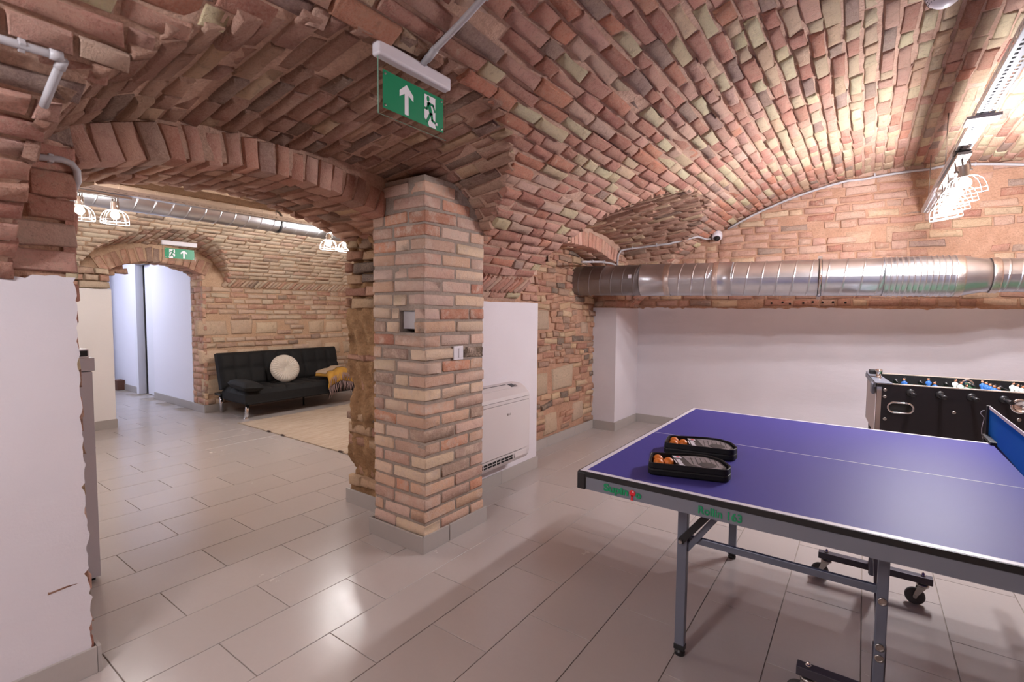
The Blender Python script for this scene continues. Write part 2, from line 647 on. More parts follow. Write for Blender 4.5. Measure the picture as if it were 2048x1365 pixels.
PAL_RED = palette([(5, (182, 116, 98)), (5, (190, 134, 116)), (2, (194, 112, 82)), (3, (200, 150, 130)), (1.6, (206, 176, 132)), (1, (142, 112, 104)), (0.8, (166, 96, 80))], 1.65)
PAL_MIX = palette([(3, (182, 116, 98)), (4, (192, 138, 118)), (2, (196, 116, 86)), (4, (208, 178, 134)), (3, (198, 164, 128)), (1.3, (146, 118, 108)), (1, (170, 100, 82))], 1.65)
PAL_YEL = palette([(6, (214, 184, 142)), (4, (206, 168, 130)), (3, (194, 142, 120)), (1.6, (188, 120, 96)), (1, (156, 130, 116))], 1.4)
PAL_DUSK = palette([(5, (176, 124, 102)), (4, (164, 112, 92)), (3, (186, 140, 112)), (1.5, (196, 160, 120)), (1, (132, 102, 90))], 1.45)
PAL_WALL = palette([(4, (194, 142, 122)), (4, (186, 128, 106)), (3, (202, 156, 134)), (2, (204, 170, 132)), (1.2, (178, 106, 84)), (1, (150, 122, 112))], 1.25)
PAL_SIDE = palette([(5, (208, 176, 150)), (4, (202, 158, 136)), (3, (192, 134, 110)), (3, (210, 186, 158)), (0.5, (156, 130, 116))])
PAL_SIDEY = palette([(6, (218, 198, 170)), (4, (212, 186, 158)), (1.4, (204, 164, 140)), (0.4, (172, 150, 134))])
PAL_PIL = palette([(5, (206, 160, 130)), (4, (204, 170, 154)), (4, (196, 152, 132)), (1.3, (186, 110, 80)), (4, (214, 184, 152)), (1.6, (164, 134, 120)), (1.0, (204, 130, 92))], 1.20)
PAL_RING = palette([(5, (188, 128, 108)), (4, (194, 142, 122)), (2, (180, 112, 92)), (1, (160, 122, 108))], 1.30)
PAL_RUB = palette([(4, (186, 130, 98)), (4, (196, 156, 112)), (3, (174, 108, 84)), (2, (160, 124, 102)), (2, (204, 172, 128)), (1, (104, 92, 84))], 1.20)
PAL_STONE = palette([(4, (218, 190, 156)), (3, (208, 178, 146)), (1, (192, 162, 132))])


# ------------------------------------------------------------------ the shape of the vaults
WX = -2.28                     # face of the wall between the two rooms
XC, ZC, RV = 0.30, -0.53, 3.25         # main barrel
X2C, Z2C, R2V = -4.93, -0.174, 2.70    # side room barrel
Y_END = 5.87
X_FAR = -6.93


def z_main(x, lift=0.0):
    d = (RV + lift) ** 2 - (x - XC) ** 2
    return ZC + math.sqrt(d) if d > 0 else -9


def z_side(x, lift=0.0):
    d = (R2V + lift) ** 2 - (x - X2C) ** 2
    return Z2C + math.sqrt(d) if d > 0 else -9


def sh(s, a, p):
    q = abs(s) / a
    return (1 - q ** p) ** (1 / p) if q < 1 else -1


LUN = {   # y0, half width, exponent, springing, rise, drop towards the wall, groin x, wall x
    1: (1.40, 1.03, 2.6, 1.67, 0.62, 0.15, -1.30, WX),
    2: (4.45, 1.19, 2.4, 1.65, 0.71, 0.175, -1.20, WX),
    3: (1.40, 1.03, 2.6, 1.67, 0.80, 0.33, -4.10, -2.93),
    4: (2.33, 0.78, 2.4, 1.62, 0.60, 0.12, -6.20, X_FAR),
}


def z_lun(k, x, y):
    y0, a, p, zb, rise, drop, xg, xw = LUN[k]
    h = sh(y - y0, a, p)
    if abs(x - xw) > abs(xg - xw) + 0.4:
        return -9
    if h < 0:
        return -9
    t = (x - xg) / (xw - xg)
    return zb + (rise - drop * t) * h


def z_room(x, y):
    return max(z_main(x), z_lun(1, x, y), z_lun(2, x, y))


def z_room2(x, y):
    return max(z_side(x), z_lun(3, x, y), z_lun(4, x, y))


def struct(name, mb, mat, parent=None, **kw):
    return tag(mb.build(name, mat, parent, **kw), kind='structure')


LIFT = 0.011      # the mortar lies this far behind the bricks


def vault_meshes(xs, ys, zf, owners, names):
    """one height field, its faces shared out among the vaults that own them"""
    nx, ny = len(xs), len(ys)
    Z = [[zf(x, y) for y in ys] for x in xs]
    mbs = [MB() for _ in names]
    maps = [dict() for _ in names]
    for i in range(nx - 1):
        for j in range(ny - 1):
            x, y = (xs[i] + xs[i + 1]) / 2, (ys[j] + ys[j + 1]) / 2
            vals = [f(x, y) for f in owners]
            k = max(range(len(vals)), key=lambda q: vals[q])
            mp, mb = maps[k], mbs[k]
            q = []
            for a, b in ((i, j), (i + 1, j), (i + 1, j + 1), (i, j + 1)):
                if (a, b) not in mp:
                    mp[(a, b)] = len(mb.v)
                    mb.v.append((xs[a], ys[b], Z[a][b]))
                q.append(mp[(a, b)])
            mb.f.append(tuple(reversed(q)))
            mb.mi.append(0)
            mb.sm.append(True)
    return mbs


def arange(a, b, st):
    n = max(1, int(round((b - a) / st)))
    return [a + (b - a) * i / n for i in range(n + 1)]


xs1 = arange(WX - 0.02, -1.0, 0.025) + arange(-1.0, 2.9, 0.08)[1:]
ys1 = arange(-4.62, -0.1, 0.1) + arange(-0.1, Y_END + 0.02, 0.025)[1:]
m0, m1, m2 = vault_meshes(xs1, ys1, lambda x, y: max(z_main(x, LIFT), z_lun(1, x, y) + LIFT, z_lun(2, x, y) + LIFT), (lambda x, y: z_main(x), lambda x, y: z_lun(1, x, y), lambda x, y: z_lun(2, x, y)), 'abc')
ceiling = struct('ceiling', m0, M['mortar'], recalc=False)
lunette = struct('ceiling', m1, M['mortar'], recalc=False)
lunette2 = struct('ceiling', m2, M['mortar'], recalc=False)
xs2 = arange(X_FAR - 0.02, -2.92, 0.03)
ys2 = arange(-2.2, 6.0, 0.04)
n0, n1, n2 = vault_meshes(xs2, ys2, lambda x, y: max(z_side(x, LIFT), z_lun(3, x, y) + LIFT, z_lun(4, x, y) + LIFT), (lambda x, y: z_side(x), lambda x, y: z_lun(3, x, y), lambda x, y: z_lun(4, x, y)), 'abc')
side_vault = struct('ceiling', n0, M['mortar_yellow'], recalc=False)
side_lun = struct('ceiling', n1, M['mortar'], recalc=False)
side_lun2 = struct('ceiling', n2, M['mortar_yellow'], recalc=False)
# unseen outer lid added above the vaults to stop light leaks
shell = MB()
shell.box((-7.6, -4.9, 2.95), (3.2, 6.4, 3.1))
struct('ceiling', shell, M['mortar'])


# ---- bricks of the main barrel: courses run along Y
def runs(test, a, b, st=0.02):
    out, cur = [], None
    y = a
    while y <= b:
        if test(y):
            if cur is None: cur = y
            last = y
        elif cur is not None:
            out.append((cur, last)); cur = None
        y += st
    if cur is not None: out.append((cur, last))
    return out


def barrel(mas, xc, zc, R, t0, t1, ya, yb, own, pal, step=0.0725, slant=(), proud=1.0, jump=0.004, slant_from=1.0):
    """t: angle from the vertical, negative towards -X"""
    arc = R * abs(t1 - t0)
    n = int(arc / step)
    for i in range(n):
        th = t0 + (t1 - t0) * (i + 0.5) / n
        x, z = xc + R * math.sin(th), zc + R * math.cos(th)
        nrm = Vector((-math.sin(th), 0, -math.cos(th)))
        vdir = Vector((math.cos(th), 0, -math.sin(th)))
        rise = random.gauss(0, 0.003)
        for (a, b) in runs(lambda y: own(x, y) and not (i in slant and y > slant_from), ya, yb):
            y = a - random.choice((0.0, 0.07, 0.14)) * random.random()
            while y < b - 0.03:
                L = random.choice((0.25, 0.25, 0.25, 0.125, 0.14, 0.2)) * random.uniform(0.94, 1.05)
                y0, y1 = max(y, a - 0.012), min(y + L, b + 0.012)
                if b - y1 < 0.05: y1 = b + 0.01
                y = max(y + L, y1) + 0.005
                if y1 - y0 < 0.04: continue
                c = Vector((x, (y0 + y1) / 2, z)) + nrm * (rise + random.gauss(0, jump) * proud)
                wv = Vector((vdir.x, random.gauss(0, 0.02), vdir.z))
                nn = (nrm + Vector((0, random.gauss(0, 0.02), 0)) + vdir * random.gauss(0.03, 0.045) * proud).normalized()
                uu = Vector((0, 1, 0)) - nn * nn.y
                vv = nn.cross(uu)
                mas.put(c, uu, vv, nn, 'stretcher' if y1 - y0 > 0.17 else 'header', pal(x, c.y), (y1 - y0, step - 0.007 + random.gauss(0, 0.0012)))


def slanted(mas, p0, ydir, n, updir, y0, y1, pal, h=0.13, lean=0.55, step=0.058, ok=None):
    """a row of bricks set on edge and leaning, the first course of a vault"""
    y = y0
    ydir, updir, n = Vector(ydir), Vector(updir), Vector(n)
    while y < y1:
        c = Vector(p0) + ydir * y + updir * (h / 2)
        if ok is None or ok(c):
            u = (updir * math.cos(lean) + ydir * math.sin(lean)).normalized()
            v = n.cross(u)
            mas.put(c + n * random.gauss(0.007, 0.003), u, v, n, 'header', pal(), (h / math.cos(lean) * 0.97, 0.049 * random.uniform(0.92, 1.06)))
        y += step


def pal_main(x, y):
    # yellower bricks towards the crown, redder on the flank; greyer by the side wall
    if x < -1.55: return PAL_RED()
    if x < -0.55: return PAL_MIX() if random.random() < 0.4 else PAL_RED()
    return PAL_YEL() if random.random() < 0.2 + 0.6 * min(1, max(0, (x + 0.5) / 0.6)) else PAL_MIX()


mas = Masonry('vault')
th_w = math.asin((WX - XC) / RV)
own0 = lambda x, y: z_main(x) >= max(z_lun(1, x, y), z_lun(2, x, y)) - 0.004
barrel(mas, XC, ZC, RV, th_w, math.asin((2.2 - XC) / RV), 0.0, Y_END, own0, pal_main, slant=(1, 2))
th_s = th_w + 1.0 * 0.0725 / RV
xs_, zs_ = XC + RV * math.sin(th_s), ZC + RV * math.cos(th_s)
nv_ = Vector((-math.sin(th_s + 0.02), 0, -math.cos(th_s + 0.02)))
up_ = Vector((math.cos(th_s + 0.02), 0, -math.sin(th_s + 0.02)))
slanted(mas, (xs_, 0, zs_), (0, 1, 0), nv_, up_, 2.3, 5.85, PAL_RED, ok=lambda c: own0(c.x, c.y))
mas.build(ceiling)


# ---- bricks of the lunettes: courses run along X
def lunette_bricks(mas, k, own, pal, x_in, step=0.075, rough=1.0):
    y0, a, p, zb, rise, drop, xg, xw = LUN[k]
    # walk along the profile
    pts, s = [], -a * 0.995
    acc, last = 0.0, None
    while s < a * 0.995:
        h = sh(s, a, p)
        cur = (s, zb + (rise - drop * 0.5) * h)
        if last is not None:
            acc += math.hypot(cur[0] - last[0], cur[1] - last[1])
        pts.append((acc, s))
        last = cur
        s += 0.002
    n = int(acc / step)
    for i in range(n):
        t = (i + 0.5) / n * acc
        s = min(pts, key=lambda q: abs(q[0] - t))[1]
        y = y0 + s
        lo, hi = min(x_in, xw), max(x_in, xw)
        rise_j = random.gauss(0, 0.004)
        for (xa, xb) in runs(lambda x: own(x, y), lo, hi):
            x = xa - random.choice((0.0, 0.07, 0.14)) * random.random()
            while x < xb - 0.03:
                L = random.choice((0.25, 0.25, 0.13, 0.14, 0.2)) * random.uniform(0.92, 1.06)
                q0, q1 = max(x, xa - 0.01), min(x + L, xb + 0.012)
                x = x + L + 0.007
                if q1 - q0 < 0.045: continue
                xm = (q0 + q1) / 2
                e = 0.004
                zc_ = z_lun(k, xm, y)
                du = Vector((0.1, 0, z_lun(k, xm + 0.05, y) - z_lun(k, xm - 0.05, y))).normalized()
                ya, yb = max(y0 - a * 0.999, y - e), min(y0 + a * 0.999, y + e)
                dv = Vector((0, yb - ya, z_lun(k, xm, yb) - z_lun(k, xm, ya))).normalized()
                nn = dv.cross(du).normalized()
                if nn.z > 0: nn = -nn
                if abs(nn.z) < 0.15: nn = Vector((nn.x, -math.copysign(abs(nn.y), s), nn.z))
                nn = (nn + dv * random.gauss(0, 0.05) * rough + du * random.gauss(0, 0.02) * rough).normalized()
                c = Vector((xm, y, zc_)) + nn * (rise_j + random.gauss(0, 0.005)) * rough
                uu = (du - nn * du.dot(nn)).normalized()
                vv = nn.cross(uu)
                mas.put(c, uu, vv, nn, 'stretcher' if q1 - q0 > 0.17 else 'header', pal(), (q1 - q0, step - 0.007 + random.gauss(0, 0.0015)))


mas = Masonry('vault')
lunette_bricks(mas, 1, lambda x, y: z_lun(1, x, y) > z_main(x) - 0.006, lambda: PAL_DUSK(0.98), -1.15)
mas.build(lunette)
mas = Masonry('vault', pick=200)
lunette_bricks(mas, 2, lambda x, y: z_lun(2, x, y) > z_main(x) - 0.006 and y < Y_END - 0.02, lambda: PAL_DUSK(0.92), -1.05)
mas.build(lunette2)

# ---- the side room
win = lambda x, y: 120 < x < 760 and 300 < y < 700
mas = Masonry('side')
th2 = math.asin((X_FAR - X2C) / R2V)
own2 = lambda x, y: z_side(x) >= max(z_lun(3, x, y), z_lun(4, x, y)) - 0.004
barrel(mas, X2C, Z2C, R2V, th2, th2 + 0.62, 0.3, 5.6, own2, lambda x, y: PAL_SIDEY(), slant=(0, 1), proud=0.25, jump=0.002)
slanted(mas, (X_FAR + 0.004, 0, 1.645), (0, 1, 0), Vector((0.8, 0, -0.6)), Vector((0.6, 0, 0.8)), 2.95, 5.5, PAL_SIDE, h=0.135, lean=0.5, ok=lambda c: own2(c.x, c.y))
mas.build(side_vault, win)
mas = Masonry('side', pick=150)
lunette_bricks(mas, 4, lambda x, y: z_lun(4, x, y) > z_side(x) - 0.004, lambda: PAL_SIDE(0.95), -6.1, rough=0.3)
mas.build(side_lun2, win)

# ------------------------------------------------------------------ floor: 30 x 60 tiles, half bond, rows along Y
TX0, TW, TL = -2.3786, 0.3029, 0.603
fl = MB()
fl.box((-10.6, -4.8, -0.08), (3.0, 6.1, -0.0045))
floor = struct('floor', fl, M['grout'])
tiles = []
tile_v = []
for k in range(3):
    t = MB()
    t.box((-0.5, -0.5, -0.006), (0.5, 0.5, 0.0))
    tile_v.append(t)
proto = {}


def tile_mesh(w, l):
    key = (round(w, 3), round(l, 3))
    if key not in proto:
        t = MB()
        b, z = 0.0012, 0.0
        v = [(-w / 2, -l / 2, -0.006), (w / 2, -l / 2, -0.006), (w / 2, l / 2, -0.006), (-w / 2, l / 2, -0.006),
             (-w / 2, -l / 2, z - b), (w / 2, -l / 2, z - b), (w / 2, l / 2, z - b), (-w / 2, l / 2, z - b),
             (-w / 2 + b, -l / 2 + b, z), (w / 2 - b, -l / 2 + b, z), (w / 2 - b, l / 2 - b, z), (-w / 2 + b, l / 2 - b, z)]
        t.add(v, [(8, 9, 10, 11)] + [(a, (a + 1) % 4, 4 + (a + 1) % 4, 4 + a) for a in range(4)] + [(4 + a, 4 + (a + 1) % 4, 8 + (a + 1) % 4, 8 + a) for a in range(4)])
        proto[key] = t.mesh('tile', M['tile'])
    return proto[key]


cand = []
for k in range(-27, 18):
    x = TX0 + TW * (k + 0.5)
    ph = 0.575 if k % 2 == 0 else 0.27
    for j in range(-9, 10):
        y = ph + TL * (j + 0.5)
        if x < -6.93 and not (1.0 < y < 2.9): continue
        if y > 6.05 or y < -4.6 or x > 2.9: continue
        p = proj((x, y, 0))
        ok = p is not None and -260 < p[0] < 2300 and p[1] < 1640
        hidden = (-2.93 < x < -2.5 and (y > 2.6 or y < 0.2))
        near = (x * x + y * y) if ok else 99
        cand.append((0 if ok and not hidden else 1, near, x, y))
cand.sort()
rest = MB()
for n, (bad, near, x, y) in enumerate(cand):
    w, l = TW - 0.0032, TL - 0.0032
    if n < 298 and not bad:
        o = bpy.data.objects.new('tile', tile_mesh(w, l))
        o.location = (x, y, random.uniform(-0.0004, 0.0004))
        C.objects.link(o)
        o.parent = floor
    else:
        rest.box((x - w / 2, y - l / 2, -0.006), (x + w / 2, y + l / 2, -0.0003))
tag(rest.build('tiling', M['tile'], floor), kind='stuff')

# ------------------------------------------------------------------ walls
# the wall between the rooms: mortar core, plaster fields, bricks
core = MB()
core.box((-2.93, -4.8, 0), (WX - 0.013, 0.519, 2.02))
core.box((-2.90, 2.16, 0), (WX - 0.02, 3.54, 2.06))
core.box((-2.93, 3.54, 0), (-2.565, 5.22, 2.2))
core.box((-2.93, 5.215, 0), (WX - 0.015, 6.2, 2.4))
core.box((-2.93, 2.2, 2.0), (WX - 0.06, 3.6, 2.1))
wall_left = struct('wall_left', core, M['mortar_wall'])


def ragged_sheet(mb, o, u, v, n, w, h, edges, amp=0.012, step=0.03, cells=None):
    """a plaster field w x h standing proud by n, torn along the named edges (l r t b)"""
    o, u, v, n = Vector(o), Vector(u), Vector(v), Vector(n)
    pts = []

    def side(ax, ay, bx, by, rag):
        L = math.hypot(bx - ax, by - ay)
        k = max(1, int(L / step)) if rag else 1
        nx, ny = -(by - ay) / L, (bx - ax) / L
        wob = 0.0
        for i in range(k):
            t = i / k
            d = 0.0
            if rag and i:
                wob = wob * 0.6 + random.gauss(0, amp * 0.6)
                d = wob + (random.uniform(0.5, 2.6) * amp if random.random() < 0.05 else 0)
            pts.append((ax + (bx - ax) * t + nx * d, ay + (by - ay) * t + ny * d))
    side(0, 0, w, 0, 'b' in edges)
    side(w, 0, w, h, 'r' in edges)
    side(w, h, 0, h, 't' in edges)
    side(0, h, 0, 0, 'l' in edges)
    return mb.prism(pts, o, u, v, n)


Yv, Zv, Xv = (0, 1, 0), (0, 0, 1), (1, 0, 0)
p = MB()
ragged_sheet(p, (WX - 0.012, -4.7, 0), Yv, Zv, (0.016, 0, 0), 5.222, 1.462, 'rt', amp=0.0055, step=0.016)
p.build('plaster', M['plaster'], wall_left)
p = MB()
ragged_sheet(p, (WX - 0.012, 2.30, 0), Yv, Zv, (0.016, 0, 0), 1.255, 1.43, 't', amp=0.003, step=0.05)
p.box((-2.56, 3.54, 0), (WX + 0.003, 3.556, 1.425))
p.build('plaster', M['plaster'], wall_left)
p = MB()
p.box((-2.565, 5.195, 0), (WX + 0.004, 5.88, 1.407))
p.build('plaster', M['plaster'], wall_left)


def courses(mas, o, u, v, n, w, z0, z1, pal, ok=lambda a, b: True, step=0.0745, jump=0.004, irregular=0.0, off=0.0035):
    o, u, v, n = Vector(o), Vector(u), Vector(v), Vector(n)
    k = max(1, int(round((z1 - z0) / step)))
    st = (z1 - z0) / k
    for r in range(k):
        b = z0 + st * (r + 0.5)
        a = -random.uniform(0, 0.12) - (0.125 if r % 2 else 0.0)
        while a < w:
            L = random.choice((0.25, 0.25, 0.125, 0.25, 0.16 if irregular else 0.125)) * random.uniform(0.93 - irregular * 0.3, 1.05)
            q0, q1 = max(0, a), min(w, a + L)
            a += L + 0.009
            if w - a < 0.04 and q1 < w: q1 = w
            if q1 - q0 < 0.035: continue
            m = (q0 + q1) / 2
            if not ok(m, b): continue
            hgt = st - 0.006 - random.random() * irregular * 0.006
            nn = (n + v * random.gauss(0, 0.03) + u * random.gauss(0, 0.02)).normalized()
            uu = (u + v * random.gauss(0, 0.012 + irregular * 0.05)).normalized()
            uu = (uu - nn * uu.dot(nn)).normalized()
            mas.put(o + u * m + v * (b + random.gauss(0, irregular * 0.006)) + n * random.gauss(off, jump), uu, nn.cross(uu), nn,
                    'stretcher' if q1 - q0 > 0.17 else 'header', pal(), (q1 - q0, hgt))


mas = Masonry('wall')
# left pier over the plaster, its return into the archway and the torn edge below
courses(mas, (WX + 0.002, -0.1, 0), Yv, Zv, Xv, 0.635, 1.475, 2.0, PAL_RED, ok=lambda a, b: b < z_room(WX + 0.04, a - 0.1) + 0.04, step=0.083, jump=0.003)
courses(mas, (WX - 0.005, 0.522, 0), (-1, 0, 0), Zv, Yv, 0.64, 0.06, 1.86, PAL_RED, step=0.08, jump=0.006)
courses(mas, (WX - 0.010, 0.405, 0), Yv, Zv, Xv, 0.122, 0.11, 1.46, lambda: PAL_RUB(0.9), step=0.08, jump=0.003)
# recess: back wall with stones among the bricks, the jamb over the pilaster, the wall past it
stones = [(0.48, 0.64, 0.40, 0.27), (0.95, 0.66, 0.46, 0.27), (0.50, 1.28, 0.34, 0.24), (0.72, 0.22, 0.30, 0.26), (1.30, 0.26, 0.26, 0.24), (1.42, 1.18, 0.20, 0.17)]


def clear_of(a, b):
    return not any(abs(a - s[0]) < s[2] / 2 + 0.04 and abs(b - s[1]) < s[3] / 2 + 0.012 for s in stones)


for a, b, l_, h_ in stones:
    mas.put((-2.549, 3.55 + a, b), Yv, Zv, Xv, 'stone', PAL_STONE(0.92), (l_, h_))
courses(mas, (-2.555, 3.55, 0), Yv, Zv, Xv, 1.66, 0.1, 2.02, PAL_RUB, ok=clear_of, step=0.07, jump=0.006, irregular=1.0)
courses(mas, (-2.56, 5.205, 0), Xv, Zv, (0, -1, 0), 0.28, 1.415, 1.93, PAL_RUB, step=0.075)
courses(mas, (WX - 0.002, 5.205, 0), Yv, Zv, Xv, 0.66, 1.42, 2.22, PAL_WALL, ok=lambda a, b: b < z_room(WX + 0.03, 5.205 + a) + 0.02)
courses(mas, (WX - 0.004, 3.30, 0), Yv, Zv, Xv, 0.26, 1.44, 1.95, PAL_WALL, ok=lambda a, b: b < z_room(WX + 0.03, 3.3 + a) + 0.02)
mas.build(wall_left)

# the rough end of the wall beside the built pillar: straw-like mortar with bricks showing in bands
rough = MB()


def rough_fn(a, b):
    x = -2.925 + 0.66 * a
    z = 0.08 + 1.85 * b
    bulge = 0.022 * math.sin(9 * z + 3) + 0.015 * math.sin(21 * z) + 0.012 * math.sin(33 * a + 7 * z)
    ex = 0.0
    if a < 0.02:
        return (x + 0.02 * math.sin(12 * z) + 0.015 * math.sin(31 * z + 1), 2.18, z)
    return (x + (0.018 * math.sin(12 * z) + 0.012 * math.sin(31 * z + 1)) * (1 - a), 2.118 - bulge + random.gauss(0, 0.004), z)


rough.grid(rough_fn, 40, 130)
rough.build('rough_mortar', M['mortar_dark'], wall_left)
mas = Masonry('wall')
for z, hh in ((0.165, 0.07), (0.455, 0.07), (0.54, 0.075), (0.625, 0.065), (1.035, 0.05), (1.40, 0.07), (1.48, 0.07), (1.565, 0.06), (1.64, 0.07), (1.72, 0.07), (1.80, 0.065)):
    courses(mas, (-2.915 + random.uniform(-0.012, 0.01), 2.104, 0), Xv, Zv, (0, -1, 0), 0.62, z - hh / 2, z + hh / 2, lambda: PAL_RUB(0.98), step=hh, jump=0.003)
mas.build(wall_left, name='brick')

# ---- end wall
back = MB()
back.box((-2.95, Y_END, 0), (3.2, Y_END + 0.3, 2.95))
wall_back = struct('wall_back', back, M['mortar_wall'])
p = MB()
ragged_sheet(p, (WX, Y_END - 0.013, 0), Xv, Zv, (0, 0.03, 0), 5.3, 1.413, 't', amp=0.006, step=0.03)
p.build('plaster', M['plaster'], wall_back)
mas = Masonry('wall')


def on_end(a, b):
    x = WX + a
    return b < z_room(x, Y_END - 0.02) + 0.02 and not (0.40 < x < 2.2 and 1.75 < b and random.random() < 0.45) and not (-0.35 < x < 0.25 and 2.02 < b < 2.2 and random.random() < 0.75)


courses(mas, (WX, Y_END - 0.004, 0), Xv, Zv, (0, -1, 0), 5.1, 1.43, 2.75, lambda: PAL_WALL(1.0), ok=on_end, step=0.078, jump=0.0035)
for a, b, l_, h_ in ((2.20, 2.10, 0.24, 0.17), (2.52, 2.11, 0.26, 0.19)):
    mas.put((WX + a, Y_END - 0.006, b), Xv, Zv, (0, -1, 0), 'stone', lin(206, 170, 144), (l_, h_))
mas.build(wall_back)
hm = MB()
for px in (1546, 1567, 1584, 1606, 1622, 1640, 1660, 1680):
    x = -0.82 + (px - 1546) / 134 * 0.66 + random.uniform(-0.012, 0.012)
    hm.lathe([(-0.004, 0.011), (0.012, 0.010), (0.012, 0.001)], (x, Y_END - 0.012, 1.472 + random.gauss(0, 0.006)), (0, 1, 0), 8)
tag(hm.build('drill_holes', M['dark_hole'], wall_back), kind='stuff')

# ---- walls behind the camera and to the right, out of view, mortar-coloured to lessen bounced light
rw = MB(); rw.box((2.86, -4.9, 0), (3.2, 6.3, 2.95)); struct('wall_right', rw, M['mortar'])
fw = MB(); fw.box((-3.0, -4.9, 0), (3.2, -4.6, 2.95)); struct('wall_front', fw, M['mortar'])

# ---- far wall of the side room, opening to the corridor between y 1.87 and 2.83
D0, D1 = 1.87, 2.83
fr = MB()
fr.box((-7.28, -2.4, 0), (X_FAR - 0.012, D0 - 0.005, 2.95))
fr.box((-7.28, D1 + 0.012, 0), (X_FAR - 0.012, 6.2, 2.95))
fr.box((-7.28, D0 - 0.02, 2.05), (X_FAR - 0.012, D1 + 0.02, 2.95))
# spandrel over the arch
RI3 = 0.62
yc3, zs3 = (D0 + D1) / 2, 1.78
for i in range(14):
    y0, y1 = D0 + (D1 - D0) * i / 14, D0 + (D1 - D0) * (i + 1) / 14
    ym = (y0 + y1) / 2
    zz_ = 1.90 - (ym - yc3) ** 2 / (2 * 1.05) + 0.012
    fr.box((-7.28, y0 - 0.002, zz_), (X_FAR - 0.014, y1 + 0.002, 2.07))
wall_far = struct('wall_far', fr, M['mortar_yellow'])
p = MB()
ragged_sheet(p, (-6.865, -2.2, 0), Yv, Zv, (0.02, 0, 0), 2.2 + D0, 1.565, 't', amp=0.004, step=0.05)
p.box((-7.28, D0 - 0.02, 0), (-6.846, D0 - 0.001, 1.56))
p.box((-6.93, -2.2, 0), (-6.855, D0 - 0.02, 1.56))
p.build('plaster', M['plaster_warm'], wall_far)
mas = Masonry('side')
fs = [(2.95, 1.105, 0.42, 0.235), (3.32, 1.105, 0.31, 0.225), (3.66, 1.095, 0.37, 0.205), (4.45, 1.085, 0.28, 0.215), (4.77, 1.09, 0.34, 0.215),
      (2.97, 0.72, 0.42, 0.215), (3.42, 0.73, 0.45, 0.20), (3.88, 0.735, 0.43, 0.19), (4.40, 0.78, 0.30, 0.23), (4.73, 0.75, 0.33, 0.21), (2.98, 0.32, 0.36, 0.26), (3.40, 0.32, 0.44, 0.24), (5.08, 0.74, 0.33, 0.22)]


def clear_far(a, b):
    y = a + D1
    return not any(abs(y - s[0]) < s[2] / 2 + 0.055 and abs(b - s[1]) < s[3] / 2 + 0.022 for s in fs)


for y, z, l_, h_ in fs:
    mas.put((X_FAR + 0.004, y, z), Yv, Zv, Xv, 'stone', PAL_STONE(), (l_, h_))
courses(mas, (X_FAR, D1, 0), Yv, Zv, Xv, 2.9, 0.1, 1.645, PAL_SIDE, ok=clear_far, step=0.0745, jump=0.002, irregular=0.15)
courses(mas, (X_FAR + 0.06, 0.6, 0), Yv, Zv, Xv, D0 - 0.6, 1.57, 1.80, PAL_SIDE, ok=lambda a, b: True, step=0.075)
courses(mas, (X_FAR + 0.01, D1 + 0.005, 0), (-1, 0, 0), Zv, (0, -1, 0), 0.35, 0.1, 1.80, lambda: PAL_DUSK(1.05), step=0.08, jump=0.004, irregular=0.3)
courses(mas, (X_FAR + 0.02, D0 - 0.0, 0), (-1, 0, 0), Zv, Yv, 0.3, 1.57, 1.8, PAL_SIDE, step=0.075)
mas.build(wall_far, win)
# ends of the side room
e1 = MB(); e1.box((-7.3, 6.0, 0), (-2.93, 6.2, 2.95)); struct('wall_side', e1, M['plaster_warm'])
e2 = MB(); e2.box((-7.3, -2.4, 0), (-2.93, -2.2, 2.95)); struct('wall_side', e2, M['plaster_warm'])


